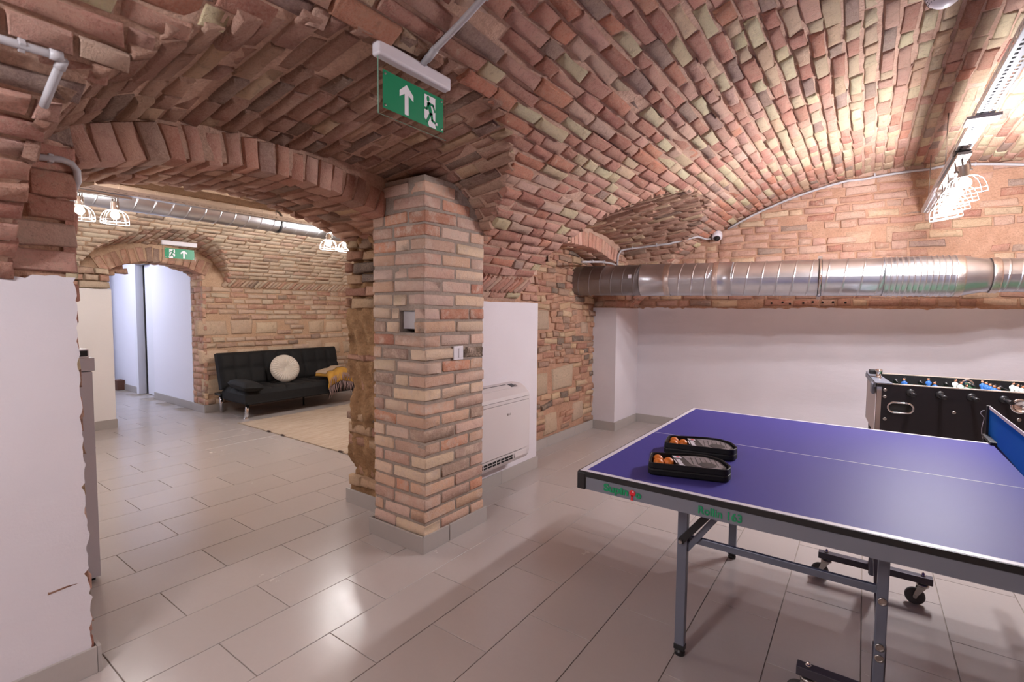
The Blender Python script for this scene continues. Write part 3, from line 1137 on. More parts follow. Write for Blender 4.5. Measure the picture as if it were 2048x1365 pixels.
# ---- arches: rings of bricks on end, soffits behind them
def arch(name, x_face, x_back, y0, y1, yc, z_apex, R, h, pal, soff_pal, style='ring', nrm=1, window=None, mort='mortar', w=0.0755):
    """segmental arch in a wall normal to X; the ring faces +X"""
    zc = z_apex - R
    a0, a1 = math.asin((y0 - yc) / R), math.asin((y1 - yc) / R)
    n = int((a1 - a0) * (R + h / 2) / w)
    mb = MB()
    vs, fs = [], []
    k = 40
    Rm = R + 0.016
    for i in range(k + 1):
        a = a0 + (a1 - a0) * i / k
        for (x, r) in ((x_back, Rm), (x_face - 0.007, Rm), (x_face - 0.007, R + h + 0.16), (x_back, R + h + 0.16)):
            vs.append((x, yc + r * math.sin(a), zc + r * math.cos(a)))
    for i in range(k):
        for q in range(4):
            fs.append((i * 4 + q, i * 4 + (q + 1) % 4, (i + 1) * 4 + (q + 1) % 4, (i + 1) * 4 + q))
    mb.add(vs, fs)
    st = struct(name, mb, M[mort])
    mas = Masonry(style)
    for i in range(n):
        a = a0 + (a1 - a0) * (i + 0.5) / n
        rad = Vector((0, math.sin(a), math.cos(a)))
        tan = Vector((0, math.cos(a), -math.sin(a)))
        r = R + h / 2 + random.gauss(0, 0.004)
        c = Vector((x_face + random.gauss(0, 0.004), yc, zc)) + rad * r
        lean = random.gauss(0, 0.025)
        u = (rad + tan * lean).normalized()
        v = Vector((1, 0, 0)).cross(u)
        mas.put(c, u, v, Vector((1, random.gauss(0, 0.02), random.gauss(0, 0.02))), 'ring', pal(), (h * random.uniform(0.97, 1.03), (a1 - a0) * (R + h / 2) / n - 0.0025))
        x = x_face - 0.122
        while x > x_back + 0.05:
            L = min(random.choice((0.25, 0.13, 0.2)), x - x_back)
            cc = Vector((x - L / 2, yc, zc)) + rad * (R + random.gauss(0, 0.007))
            nn = (-rad + tan * random.gauss(0, 0.05)).normalized()
            mas.put(cc, Vector((1, 0, 0)), nn.cross(Vector((1, 0, 0))), nn, 'stretcher' if L > 0.17 else 'header', soff_pal(), (L, (a1 - a0) * R / n - 0.006))
            x -= L + 0.012
    mas.build(st, window)
    return st


arch('trim_1', WX + 0.003, -2.93, 0.47, 2.12, 1.27, 1.988, 2.15, 0.145, lambda: PAL_RING(0.97), lambda: PAL_DUSK(0.9))
arch('trim_2', WX + 0.003, -2.56, 3.54, 5.215, 4.375, 2.005, 2.6, 0.155, lambda: PAL_RING(1.0), lambda: PAL_DUSK(0.9))
arch('trim_3', X_FAR + 0.05, -7.28, D0 - 0.06, D1 + 0.03, yc3, 1.90, 1.05, 0.175, lambda: PAL_DUSK(1.06), lambda: PAL_DUSK(1.0), style='side', window=win, mort='mortar_yellow')

# the broken brick stub hanging in the top of the corridor opening
mas = Masonry('side')
for y, z in ((1.905, 1.765), (1.96, 1.80), (2.03, 1.79), (1.99, 1.835)):
    mas.put((-7.05, y, z), Yv, Zv, Xv, 'ring', PAL_DUSK(0.95), (0.12, 0.07))
mas.build(wall_far)

# ---- corridor beyond
cw = MB()
cw.box((-8.60, D1, 0), (-7.27, D1 + 0.25, 2.6))
cw.box((-10.4, D1 + 0.02, 0), (-9.27, D1 + 0.25, 2.6))
cw.box((-9.28, D1, 2.06), (-8.59, D1 + 0.25, 2.6))
cw.box((-9.28, D1 + 0.25, 0), (-8.59, D1 + 0.3, 2.6))
struct('wall_corridor', cw, M['corridor'])
cl = MB(); cl.box((-10.4, 0.9, 0), (-7.27, 1.05, 2.6)); struct('wall_corridor', cl, M['corridor'])
ce = MB(); ce.box((-10.6, 0.9, 0), (-10.4, 3.1, 2.6)); struct('wall_corridor', ce, M['corridor'])
cc = MB(); cc.box((-10.6, 0.9, 2.45), (-7.27, 3.1, 2.6)); struct('ceiling', cc, M['corridor'])
d1 = MB(); d1.box((-9.12, D1 + 0.085, 0.01), (-8.66, D1 + 0.125, 2.02))
door1 = struct('door_1', d1, M['door_white'], bevel=0.002)
df = MB()
df.box((-9.33, D1 - 0.005, 0), (-9.235, D1 + 0.10, 2.07)); df.box((-8.64, D1 + 0.0, 0), (-8.60, D1 + 0.12, 2.04)); df.box((-9.33, D1 - 0.005, 2.03), (-8.60, D1 + 0.10, 2.10))
df.build('door_frame', M['door_white'], door1, bevel=0.003)
ds = MB(); ds.box((-9.235, D1 + 0.105, 0.01), (-9.12, D1 + 0.12, 2.02))
ds.build('door_gap', M['dark_hole'], door1)
d2 = MB()
d2.bar((-10.10, 2.50, 1.02), (-10.36, 2.80, 1.02), 0.04, 2.0)
door2 = struct('door_2', d2, M['door_white'], bevel=0.002)
hd = MB(); hd.tube([(-10.13, 2.57, 1.02), (-10.09, 2.585, 1.02), (-10.11, 2.65, 1.02)], 0.009, 8)
hd.lathe([(0, 0.024), (0.008, 0.024)], (-10.135, 2.565, 1.02), (0.76, -0.65, 0), 12)
hd.build('door_handle', M['nickel'], door2)
ck = MB(); ck.box((-10.1, 2.74, 0.0), (-9.92, 2.845, 0.16)); struct('trim_4', ck, M['brown_board'], bevel=0.003)


# ---- skirting tiles
def skirting(name, runs_, h=0.10, th=0.012, parent=None, L=0.6, mat='skirting'):
    """runs: ((x0, y0), (x1, y1), outward normal)"""
    root = None
    for (a, b, n) in runs_:
        A, B, N = Vector((*a, 0)), Vector((*b, 0)), Vector((*n, 0))
        D = (B - A)
        ln_ = D.length
        D.normalize()
        q = 0.0
        while q < ln_ - 1e-3:
            e = min(q + L, ln_)
            m = MB()
            c = A + D * ((q + e) / 2) + N * (th / 2) + Vector((0, 0, h / 2))
            m.obox(c, D * ((e - q) / 2 - 0.0012), Vector((0, 0, h / 2)), N * th / 2)
            if root is None:
                root = m.build(name, M[mat], parent, bevel=0.001, seg=1)
                if parent is None: tag(root, kind='structure')
            else:
                m.build('tile', M[mat], root, bevel=0.001, seg=1)
            q = e
    return root


skirting('baseboard_left', [((WX + 0.004, -4.66), (WX + 0.004, 0.535), (1, 0)), ((WX + 0.016, 0.535), (-2.93, 0.535), (0, 1)), ((WX + 0.004, 2.44), (WX + 0.004, 3.565), (1, 0)),
                            ((-2.55, 3.56), (-2.55, 5.196), (1, 0)), ((-2.55, 5.196), (WX + 0.016, 5.196), (0, -1)), ((WX + 0.004, 5.2), (WX + 0.004, 5.86), (1, 0))])
skirting('baseboard_pier', [((-2.935, 2.105), (-2.42, 2.105), (0, -1))], h=0.10)
skirting('baseboard_back', [((WX + 0.016, Y_END - 0.013), (2.8, Y_END - 0.013), (0, -1))])
skirting('baseboard_far', [((-6.846, -2.2), (-6.846, D0 + 0.01), (1, 0)), ((X_FAR + 0.008, D1 - 0.005), (X_FAR + 0.008, 6.0), (1, 0)), ((X_FAR + 0.02, D1 - 0.004), (-7.28, D1 - 0.004), (0, -1))])
skirting('baseboard_corridor', [((-7.28, D1), (-8.60, D1), (0, -1)), ((-9.33, D1 + 0.02), (-10.25, D1 + 0.02), (0, -1))])


# ------------------------------------------------------------------ the built brick pillar
PXL, PXR, PY0, PY1 = -2.385, -1.952, 1.906, 2.416
pillar = empty('brick_pillar', (-2.17, 2.16, 0), 'free standing square pillar of whitewashed old bricks with thick grey joints', 'pillar')
HX0, HX1, HZ0, HZ1 = -2.162, -2.036, 1.232, 1.356


def block_mesh(seed):
    g = np.random.default_rng(seed)
    l, w, d = 0.22, 0.064, 0.12
    ch = 0.006
    ax = [[-s / 2, -s / 2 + ch, s / 2 - ch, s / 2] for s in (l, w, d)]
    idx, V = {}, []
    for i in range(4):
        for j in range(4):
            for k in range(4):
                if 0 < i < 3 and 0 < j < 3 and 0 < k < 3: continue
                P = np.array([ax[0][i], ax[1][j], ax[2][k]])
                e = sum(q in (0, 3) for q in (i, j, k))
                c = np.array([np.sign(P[0]) * ch, np.sign(P[1]) * ch, np.sign(P[2]) * ch])
                if e >= 2:
                    for q, s in zip(range(3), (i, j, k)):
                        if s in (0, 3): P[q] -= c[q] * (0.35 if e == 2 else 0.5)
                P += g.normal(0, 0.0016, 3)
                if e >= 2 and g.random() < 0.14: P *= 0.965
                idx[(i, j, k)] = len(V)
                V.append(P / np.array([l, w, d]))
    Fs = []
    for a in range(3):
        b, c = (a + 1) % 3, (a + 2) % 3
        for s in (0, 3):
            for p_ in range(3):
                for q in range(3):
                    f = []
                    for (dp, dq) in ((0, 0), (1, 0), (1, 1), (0, 1)):
                        t = [0, 0, 0]; t[a] = s; t[b] = p_ + dp; t[c] = q + dq
                        f.append(idx[tuple(t)])
                    Fs.append(tuple(f) if s == 3 else tuple(reversed(f)))
    me = bpy.data.meshes.new('brick')
    me.from_pydata([tuple(v) for v in V], [], Fs)
    me.materials.append(M['brick_pillar'])
    me.polygons.foreach_set('use_smooth', [True] * len(Fs))
    me.update()
    return me


blocks = [block_mesh(40 + s) for s in range(10)]
PL = Vector((-2.17, 2.16, 0))


def block(x0, x1, y0, y1, z0, z1, tint=None):
    c = Vector(((x0 + x1) / 2, (y0 + y1) / 2, (z0 + z1) / 2))
    # the vault stops the pillar
    if z1 > z_room(PXR - 0.02, c.y) + 0.022: return
    if c.x < WX and z1 > 1.925: return
    along_x = abs(x1 - x0) >= abs(y1 - y0)
    l, d = (abs(x1 - x0), abs(y1 - y0)) if along_x else (abs(y1 - y0), abs(x1 - x0))
    u = Vector((1, 0, 0)) if along_x else Vector((0, 1, 0))
    u = (u + Vector((random.gauss(0, 0.012), random.gauss(0, 0.012), random.gauss(0, 0.012)))).normalized()
    v = Vector((0, 0, 1)); n = u.cross(v).normalized(); v = n.cross(u)
    if random.random() < 0.5: u, n = -u, -n
    c += Vector((random.gauss(0, 0.0025), random.gauss(0, 0.0025), random.gauss(0, 0.001))) - PL
    h = z1 - z0
    o = bpy.data.objects.new('brick', random.choice(blocks))
    o.matrix_basis = Matrix(((u.x * l, v.x * h, n.x * d, c.x), (u.y * l, v.y * h, n.y * d, c.y), (u.z * l, v.z * h, n.z * d, c.z), (0, 0, 0, 1)))
    o.color = tint or PAL_PIL()
    C.objects.link(o)
    o.parent = pillar


def row_a(x0, x1, z0, z1, d=0.11):
    """a brick of the face towards the camera, cut where the box hole is"""
    if z1 > HZ0 + 0.01 and z0 < HZ1 - 0.01 and x0 < HX1 and x1 > HX0:
        if HX0 - x0 > 0.035: block(x0, HX0 - 0.004, PY0, PY0 + d, z0, z1)
        if x1 - HX1 > 0.035: block(HX1 + 0.004, x1, PY0, PY0 + d, z0, z1)
    else:
        block(x0, x1, PY0, PY0 + d, z0, z1)


NCR = 26
st_ = (2.065 - 0.075) / NCR
for r in range(NCR):
    z0 = 0.075 + st_ * r + 0.0088
    z1 = 0.075 + st_ * (r + 1) - 0.0065
    J = 0.016
    if r % 2 == 0:
        cl_, cd = 0.245 + random.uniform(-0.02, 0.015), 0.120 + random.uniform(-0.01, 0.01)
    else:
        cl_, cd = 0.122 + random.uniform(-0.012, 0.012), 0.245 + random.uniform(-0.015, 0.01)
    if z1 > HZ0 + 0.01 and z0 < HZ1 - 0.01: cl_ = min(cl_, PXR - HX1 - 0.004)
    char = lin(52, 44, 40) if False else None
    block(PXR - cl_, PXR, PY0, PY0 + cd, z0, z1)
    x = PXR - cl_ - J
    seq = [0.175] if r % 2 == 0 else random.choice(([0.185, 0.1], [0.1, 0.185], [0.215]))
    for s in seq:
        x0 = max(PXL, x - s)
        if x0 - PXL < 0.05: x0 = PXL
        if x - x0 > 0.03: row_a(x0, x, z0, z1)
        x = x0 - J
    if x - PXL > 0.04: row_a(PXL, x, z0, z1)
    y = PY0 + cd + J
    seq = [0.235, 0.14] if r % 2 == 0 else [0.235]
    for s in seq:
        y1 = min(PY1, y + s)
        if PY1 - y1 < 0.05: y1 = PY1
        charred = abs((z0 + z1) / 2 - 1.11) < st_ / 2 and y1 > 2.34
        if y1 - y > 0.03: block(PXR - 0.11, PXR, y, y1, z0, z1, lin(24, 20, 18) if charred else None)
        y = y1 + J
    if PY1 - y > 0.04: block(PXR - 0.11, PXR, y, PY1, z0, z1)
pc = MB()
a_, b_, e_, g_ = PXL + 0.007, PXR - 0.007, PY0 + 0.007, PY1 - 0.003
for (x0, x1, y0, y1, z0, z1) in ((a_, b_, e_, g_, 0, HZ0), (a_, HX0, e_, g_, HZ0, HZ1), (HX1, b_, e_, g_, HZ0, HZ1), (HX0, HX1, 2.03, g_, HZ0, HZ1), (a_, b_, e_, g_, HZ1, 1.70)):
    pc.box((x0 - PL.x, y0 - PL.y, z0), (x1 - PL.x, y1 - PL.y, z1))
pc.build('mortar', M['mortar_grey'], pillar)
cap = MB()      # the core follows the vault it runs into, finished with sloping grey mortar
for i in range(20):
    y0 = e_ + (g_ - e_) * i / 20
    y1 = e_ + (g_ - e_) * (i + 1) / 20
    zt = min(z_room(PXR - 0.01, (y0 + y1) / 2) + 0.002, 2.09)
    cap.box((WX - PL.x, y0 - PL.y, 1.70), (b_ + 0.001 - PL.x, y1 - PL.y + 0.0005, zt))
    cap.box((a_ - PL.x, y0 - PL.y, 1.70), (WX - PL.x, y1 - PL.y + 0.0005, min(1.905, zt)))
cap.build('mortar_cap', M['mortar_grey'], pillar)
hole = MB()
hole.box((HX0 - PL.x - 0.002, 2.025 - PL.y, HZ0 - 0.002), (HX1 - PL.x + 0.002, 2.031 - PL.y, HZ1 + 0.002))
hole.build('recess', M['dark_hole'], pillar)
for (a, b, n) in (((-2.405, 1.888), (-1.938, 1.888), (0, -1)), ((-1.948, 1.877), (-1.948, 2.09), (1, 0)), ((-1.948, 2.093), (-1.948, 2.44), (1, 0)), ((-2.393, 1.88), (-2.393, 2.09), (-1, 0))):
    m = MB()
    A, B = Vector((*a, 0)) - PL, Vector((*b, 0)) - PL
    m.obox((A + B) / 2 + Vector((n[0] * 0.006, n[1] * 0.006, 0.049)), (B - A) / 2 - (B - A).normalized() * 0.001, Vector((0, 0, 0.049)), Vector((*n, 0)) * 0.006)
    m.build('base_tile', M['skirting'], pillar, bevel=0.001, seg=1)

jb = MB(); jb.box((-2.150, 1.93, 1.252), (-2.046, 2.02, 1.352))
tag(jb.build('junction_box', M['pvc'], bevel=0.004), 'pale square junction box set in a hole in the brick pillar', 'junction box')

sw = empty('light_switch', (PXR + 0.003, 2.172, 1.109), 'white square light switch on the side face of the brick pillar', 'light switch')
m = MB(); m.box((0, -0.041, -0.041), (0.008, 0.041, 0.041)); m.build('cover_plate', M['white_plastic'], sw, bevel=0.003)
m = MB(); m.box((0.008, -0.002, -0.028), (0.013, 0.028, 0.028)); m.build('rocker', M['white_plastic'], sw, bevel=0.002)


# ------------------------------------------------------------------ table tennis table
TXL, TYN, TYF, TZ = -0.855, 1.6375, 3.1625, 0.76
tt = empty('table_tennis_table', (TXL + 1.37, 2.4, 0), 'violet blue table tennis table with white border lines on grey steel legs', 'table')
O = Vector((TXL + 1.37, 2.4, 0))


def L3(x, y, z):
    return (x - O.x, y - O.y, z)


def half_table(x_end, x_net, sgn):
    """one playing half: x_end is the short end, sgn points from the end to the net"""
    xa, xb = sorted((x_end, x_net - sgn * 0.004))
    m = MB(); m.box(L3(xa + 0.003, TYN + 0.003, TZ - 0.019), L3(xb - 0.003, TYF - 0.003, TZ - 0.0008))
    m.build('tabletop', M['table_top'], tt)
    m = MB(); b = 0.02; z0, z1 = TZ - 0.0012, TZ
    m.box(L3(xa + 0.003, TYN + 0.003, z0), L3(xb - 0.003, TYN + 0.003 + b, z1)); m.box(L3(xa + 0.003, TYF - 0.003 - b, z0), L3(xb - 0.003, TYF - 0.003, z1))
    e0, e1 = sorted((x_end + sgn * 0.003, x_end + sgn * (0.003 + b)))
    m.box(L3(e0, TYN + 0.003 + b, z0), L3(e1, TYF - 0.003 - b, z1))
    m.build('border_line', M['line'], tt)
    m = MB(); m.box(L3(xa + 0.023, 2.4 - 0.0018, z0), L3(xb - 0.003, 2.4 + 0.0018, z1 - 0.0003))
    m.build('centre_line', M['line'], tt)
    # black edge strip and steel apron
    m = MB()
    for y in (TYN, TYF):
        m.box(L3(xa, y - 0.002, TZ - 0.021), L3(xb, y + 0.0032, TZ - 0.001))
    m.box(L3(x_end - 0.003, TYN - 0.002, TZ - 0.021), L3(x_end + 0.003, TYF + 0.002, TZ - 0.001))
    m.build('edge_strip', M['black'], tt, bevel=0.0008, seg=1)
    m = MB()
    c0, c1 = sorted((x_end + sgn * 0.03, x_net - sgn * 0.006))
    for y, s in ((TYN, 1), (TYF, -1)):
        m.box(L3(c0, y + s * 0.001, TZ - 0.068), L3(c1, y + s * 0.004, TZ - 0.021))
        m.box(L3(c0, y + s * 0.004, TZ - 0.068), L3(c1, y + s * 0.026, TZ - 0.065))
    m.box(L3(x_end + sgn * 0.001, TYN + 0.03, TZ - 0.068), L3(x_end + sgn * 0.004, TYF - 0.03, TZ - 0.021))
    m.build('apron', M['apron'], tt)
    for y, s in ((TYN, 1), (TYF, -1)):
        m = MB()
        m.box(L3(x_end - sgn * 0.006, y - s * 0.004, TZ - 0.07), L3(x_end + sgn * 0.028, y + s * 0.028, TZ - 0.0045))
        m.build('corner_guard', M['black'], tt, bevel=0.004)
    # folding frame: a leg near the end, a post near the net on a wheeled bar, a rail between
    xl, xp = x_end + sgn * 0.312, x_end + sgn * 0.938
    for y in (1.925, 2.875):
        m = MB(); m.box(L3(xl - 0.019, y - 0.014, 0.03), L3(xl + 0.019, y + 0.014, TZ - 0.022))
        lg = m.build('leg', M['leg'], tt, bevel=0.003)
        m = MB(); m.box(L3(xl - 0.021, y - 0.016, 0.024), L3(xl + 0.021, y + 0.016, 0.045)); m.lathe([(0.0, 0.019), (0.014, 0.021), (0.026, 0.012)], L3(xl, y, 0), (0, 0, 1), 14)
        m.build('foot_cap', M['black'], lg, bevel=0.002)
        m = MB(); m.box(L3(xp - 0.015, y - 0.022, 0.112), L3(xp + 0.015, y + 0.022, TZ - 0.03))
        ps = m.build('post', M['leg'], tt, bevel=0.003)
        f = -1 if y < 2.4 else 1
        for z in (0.453, 0.302, 0.266):
            m = MB(); m.lathe([(0.0, 0.0125), (0.004, 0.0125), (0.004, 0.008), (0.002, 0.008)], L3(xp, y + f * 0.022, z), (0, f, 0), 14)
            m.build('rivet', M['nickel'], ps)
        m = MB(); a0, a1 = sorted((xl, xp)); m.box(L3(a0 + 0.01, y - 0.008 - 0.02 * f, 0.458), L3(a1 - 0.01, y + 0.008 - 0.02 * f, 0.484))
        m.build('rail', M['leg'], tt, bevel=0.002)
        m = MB(); m.bar(L3(xl - sgn * 0.004, y + f * 0.021, 0.468), L3(xl + sgn * 0.175, y + f * 0.021, 0.70), 0.012, 0.026); m.lathe([(-0.006, 0.012), (0.012, 0.012)], L3(xl, y, 0.472), (0, f, 0), 12)
        m.build('locking_brace', M['black'], tt, bevel=0.002)
        m = MB(); m.bar(L3(xl + sgn * 0.012, y - f * 0.004, 0.43), L3(xl + sgn * 0.185, y - f * 0.004, 0.68), 0.008, 0.022); m.build('support_brace', M['leg'], tt)
        m = MB(); m.lathe([(0.0, 0.007), (0.016, 0.007)], L3(xl, y + f * 0.024, 0.472), (0, f, 0), 10)
        m.build('pivot_bolt', M['nickel'], tt)
        yb = y + (0.055 if y > 2.4 else -0.0)
        m = MB(); m.box(L3(xp - 0.225, yb - 0.02, 0.110), L3(xp + 0.225, yb + 0.02, 0.142))
        br = m.build('wheel_bar', M['leg_dark'], tt, bevel=0.002)
        m = MB(); m.box(L3(xp - 0.018, min(y, yb) - 0.012, 0.115), L3(xp + 0.018, max(y, yb) + 0.012, 0.30)); m.build('post_socket', M['leg_dark'], tt, bevel=0.002)
        for s in (-1, 1):
            xw = xp + s * 0.19
            m = MB(); m.lathe([(0, 0.009), (0.006, 0.009), (0.006, 0.007), (0.014, 0.006), (0.018, 0.0)], L3(xw, yb, 0.142), (0, 0, 1), 12)
            m.build('nut', M['chrome'], br)
            # caster
            m = MB()
            m.lathe([(0.0, 0.024), (0.006, 0.024), (0.012, 0.018)], L3(xw, yb, 0.094), (0, 0, 1), 16)
            for q in (-1, 1):
                m.prism([(-0.018, 0), (0.018, 0), (-0.018, -0.055), (-0.034, -0.055)], L3(xw, yb + q * 0.015 - 0.001, 0.098), (1, 0, 0), (0, 0, 1), (0, 0.002, 0))
            cs = m.build('caster', M['nickel'], tt)
            m = MB(); m.lathe([(-0.011, 0.030), (-0.011, 0.036), (-0.006, 0.039), (0.006, 0.039), (0.011, 0.036), (0.011, 0.030)], L3(xw - 0.026, yb, 0.039), (0, 1, 0), 24)
            m.lathe([(-0.009, 0.03), (0.009, 0.03)], L3(xw - 0.026, yb, 0.039), (0, 1, 0), 20)
            m.build('wheel', M['rubber'], cs)
            m = MB(); m.lathe([(-0.018, 0.008), (0.018, 0.008)], L3(xw - 0.026, yb, 0.039), (0, 1, 0), 10)
            m.build('axle', M['nickel'], cs)
    m = MB(); m.box(L3(xp - 0.01, 1.94, 0.30), L3(xp + 0.01, 2.93, 0.325)); m.build('cross_bar', M['leg_dark'], tt)


half_table(TXL, TXL + 1.37, 1)
half_table(TXL + 2.74, TXL + 1.37, -1)


def text_part(name, body, size, loc, rot, mat, parent, extrude=0.0004, bold=0.0, align='LEFT', xs=1.0):
    cu = bpy.data.curves.new(name, 'FONT')
    cu.body = body
    cu.size = size
    cu.extrude = extrude
    cu.offset = bold
    cu.align_x = align
    cu.materials.append(mat)
    tmp = bpy.data.objects.new(name, cu)
    C.objects.link(tmp)
    dg = bpy.context.evaluated_depsgraph_get()
    me = bpy.data.meshes.new_from_object(tmp.evaluated_get(dg))
    C.objects.unlink(tmp)
    bpy.data.objects.remove(tmp)
    o = bpy.data.objects.new(name, me)
    C.objects.link(o)
    o.matrix_basis = Matrix.Translation(loc) @ rot @ Matrix.Diagonal((xs, 1, 1, 1))
    o.parent = parent
    tag(o, kind=None)
    return o


ROT_FRONT = Matrix.Rotation(PI / 2, 4, 'X')                     # reads from -Y
ROT_SIDE = Matrix.Rotation(PI / 2, 4, 'Z') @ Matrix.Rotation(PI / 2, 4, 'X')     # reads from +X
yf = TYN - 0.0012
o1 = text_part('maker_lettering', 'Supin', 0.036, L3(-0.752, yf, TZ - 0.055), ROT_FRONT, M['green_print'], tt, bold=0.0016, xs=1.22)
o2 = text_part('maker_lettering', 'o', 0.034, L3(-0.629, yf, TZ - 0.055), ROT_FRONT, M['green_print'], tt, bold=0.0018)
m = MB()
m.lathe([(0, 0.0112), (0.0006, 0.0112)], L3(-0.6425, yf, TZ - 0.042), (0, -1, 0), 20)
m.prism([(-0.0035, -0.008), (0.0035, -0.008), (0.0035, -0.0245), (0.006, -0.0265), (-0.006, -0.0265), (-0.0035, -0.0245)], L3(-0.6435, yf, TZ - 0.042), (1, 0, 0), (0, 0, 1), (0, -0.0006, 0))
m.build('printed_red_bat', M['red_print'], tt)
m = MB(); m.lathe([(0, 0.0028), (0.0012, 0.0028)], L3(-0.639, yf, TZ - 0.037), (0, -1, 0), 12)
m.build('printed_ball', M['line'], tt)
text_part('model_lettering', 'Rollin 163', 0.036, L3(-0.418, yf, TZ - 0.0565), ROT_FRONT, M['green_print'], tt, bold=0.0007, xs=0.92)

# net
NXc = TXL + 1.37
net = MB()
ya, yb_ = TYN - 0.15, TYF + 0.15


def skew(y):
    return NXc - 0.01 + 0.012 * (y - ya) / (yb_ - ya)


net.grid(lambda a, b: L3(skew(ya + (yb_ - ya) * a) + 0.003 * math.sin(9 * a) * (1 - b), ya + (yb_ - ya) * a, TZ + 0.002 + 0.14 * b - 0.006 * math.sin(PI * a)), 60, 6)
nt = net.build('net', M['net'], tt)
m = MB(); m.bar(L3(skew(ya), ya, TZ + 0.147), L3(skew(yb_), yb_, TZ + 0.147), 0.004, 0.014); m.build('net_band', M['net_band'], nt)
for y, s in ((TYN, -1), (TYF, 1)):
    m = MB()
    yo = y + s * 0.15
    m.box(L3(NXc - 0.009, yo - 0.008, TZ - 0.02), L3(NXc + 0.009, yo + 0.008, TZ + 0.156))
    m.box(L3(NXc - 0.014, min(yo, y - s * 0.04), TZ - 0.028), L3(NXc + 0.014, max(yo, y - s * 0.04), TZ - 0.018))
    m.box(L3(NXc - 0.02, min(yo, y - s * 0.055), TZ + 0.0005), L3(NXc + 0.02, max(yo, y - s * 0.055), TZ + 0.014))
    m.box(L3(NXc - 0.014, yo - 0.01, TZ - 0.028), L3(NXc + 0.014, yo + 0.01, TZ + 0.012))
    m.build('net_post', M['black'], tt, bevel=0.003)
    cord = [(-0.012, 0.128), (-0.020, 0.126), (-0.0265, 0.119), (-0.0265, 0.110), (-0.020, 0.102), (-0.014, 0.094), (-0.0135, 0.080), (-0.017, 0.060), (-0.0195, 0.035), (-0.018, 0.012), (-0.0135, -0.012)]
    m = MB(); m.tube([L3(NXc + a, yo + s * 0.010, TZ + b) for a, b in cord], 0.0015, 6)
    m.build('net_cord', M['line'], tt)


# ------------------------------------------------------------------ bat cases with balls
def smooth_poly(pts, k=6):
    out = []
    n = len(pts)
    for i in range(n):
        p0, p1, p2 = Vector(pts[i - 1]), Vector(pts[i]), Vector(pts[(i + 1) % n])
        r = 0.35
        a = p1.lerp(p0, min(0.5, 0.018 / max((p0 - p1).length, 1e-6))); b = p1.lerp(p2, min(0.5, 0.018 / max((p2 - p1).length, 1e-6)))
        for q in range(k + 1):
            t = q / k
            out.append(tuple(a * (1 - t) ** 2 + p1 * 2 * t * (1 - t) + b * t * t))
    return out


CASE = [(0.0, 0.0), (0.0, 0.135), (0.145, 0.175), (0.215, 0.172), (0.262, 0.13), (0.288, 0.05), (0.27, 0.0)]


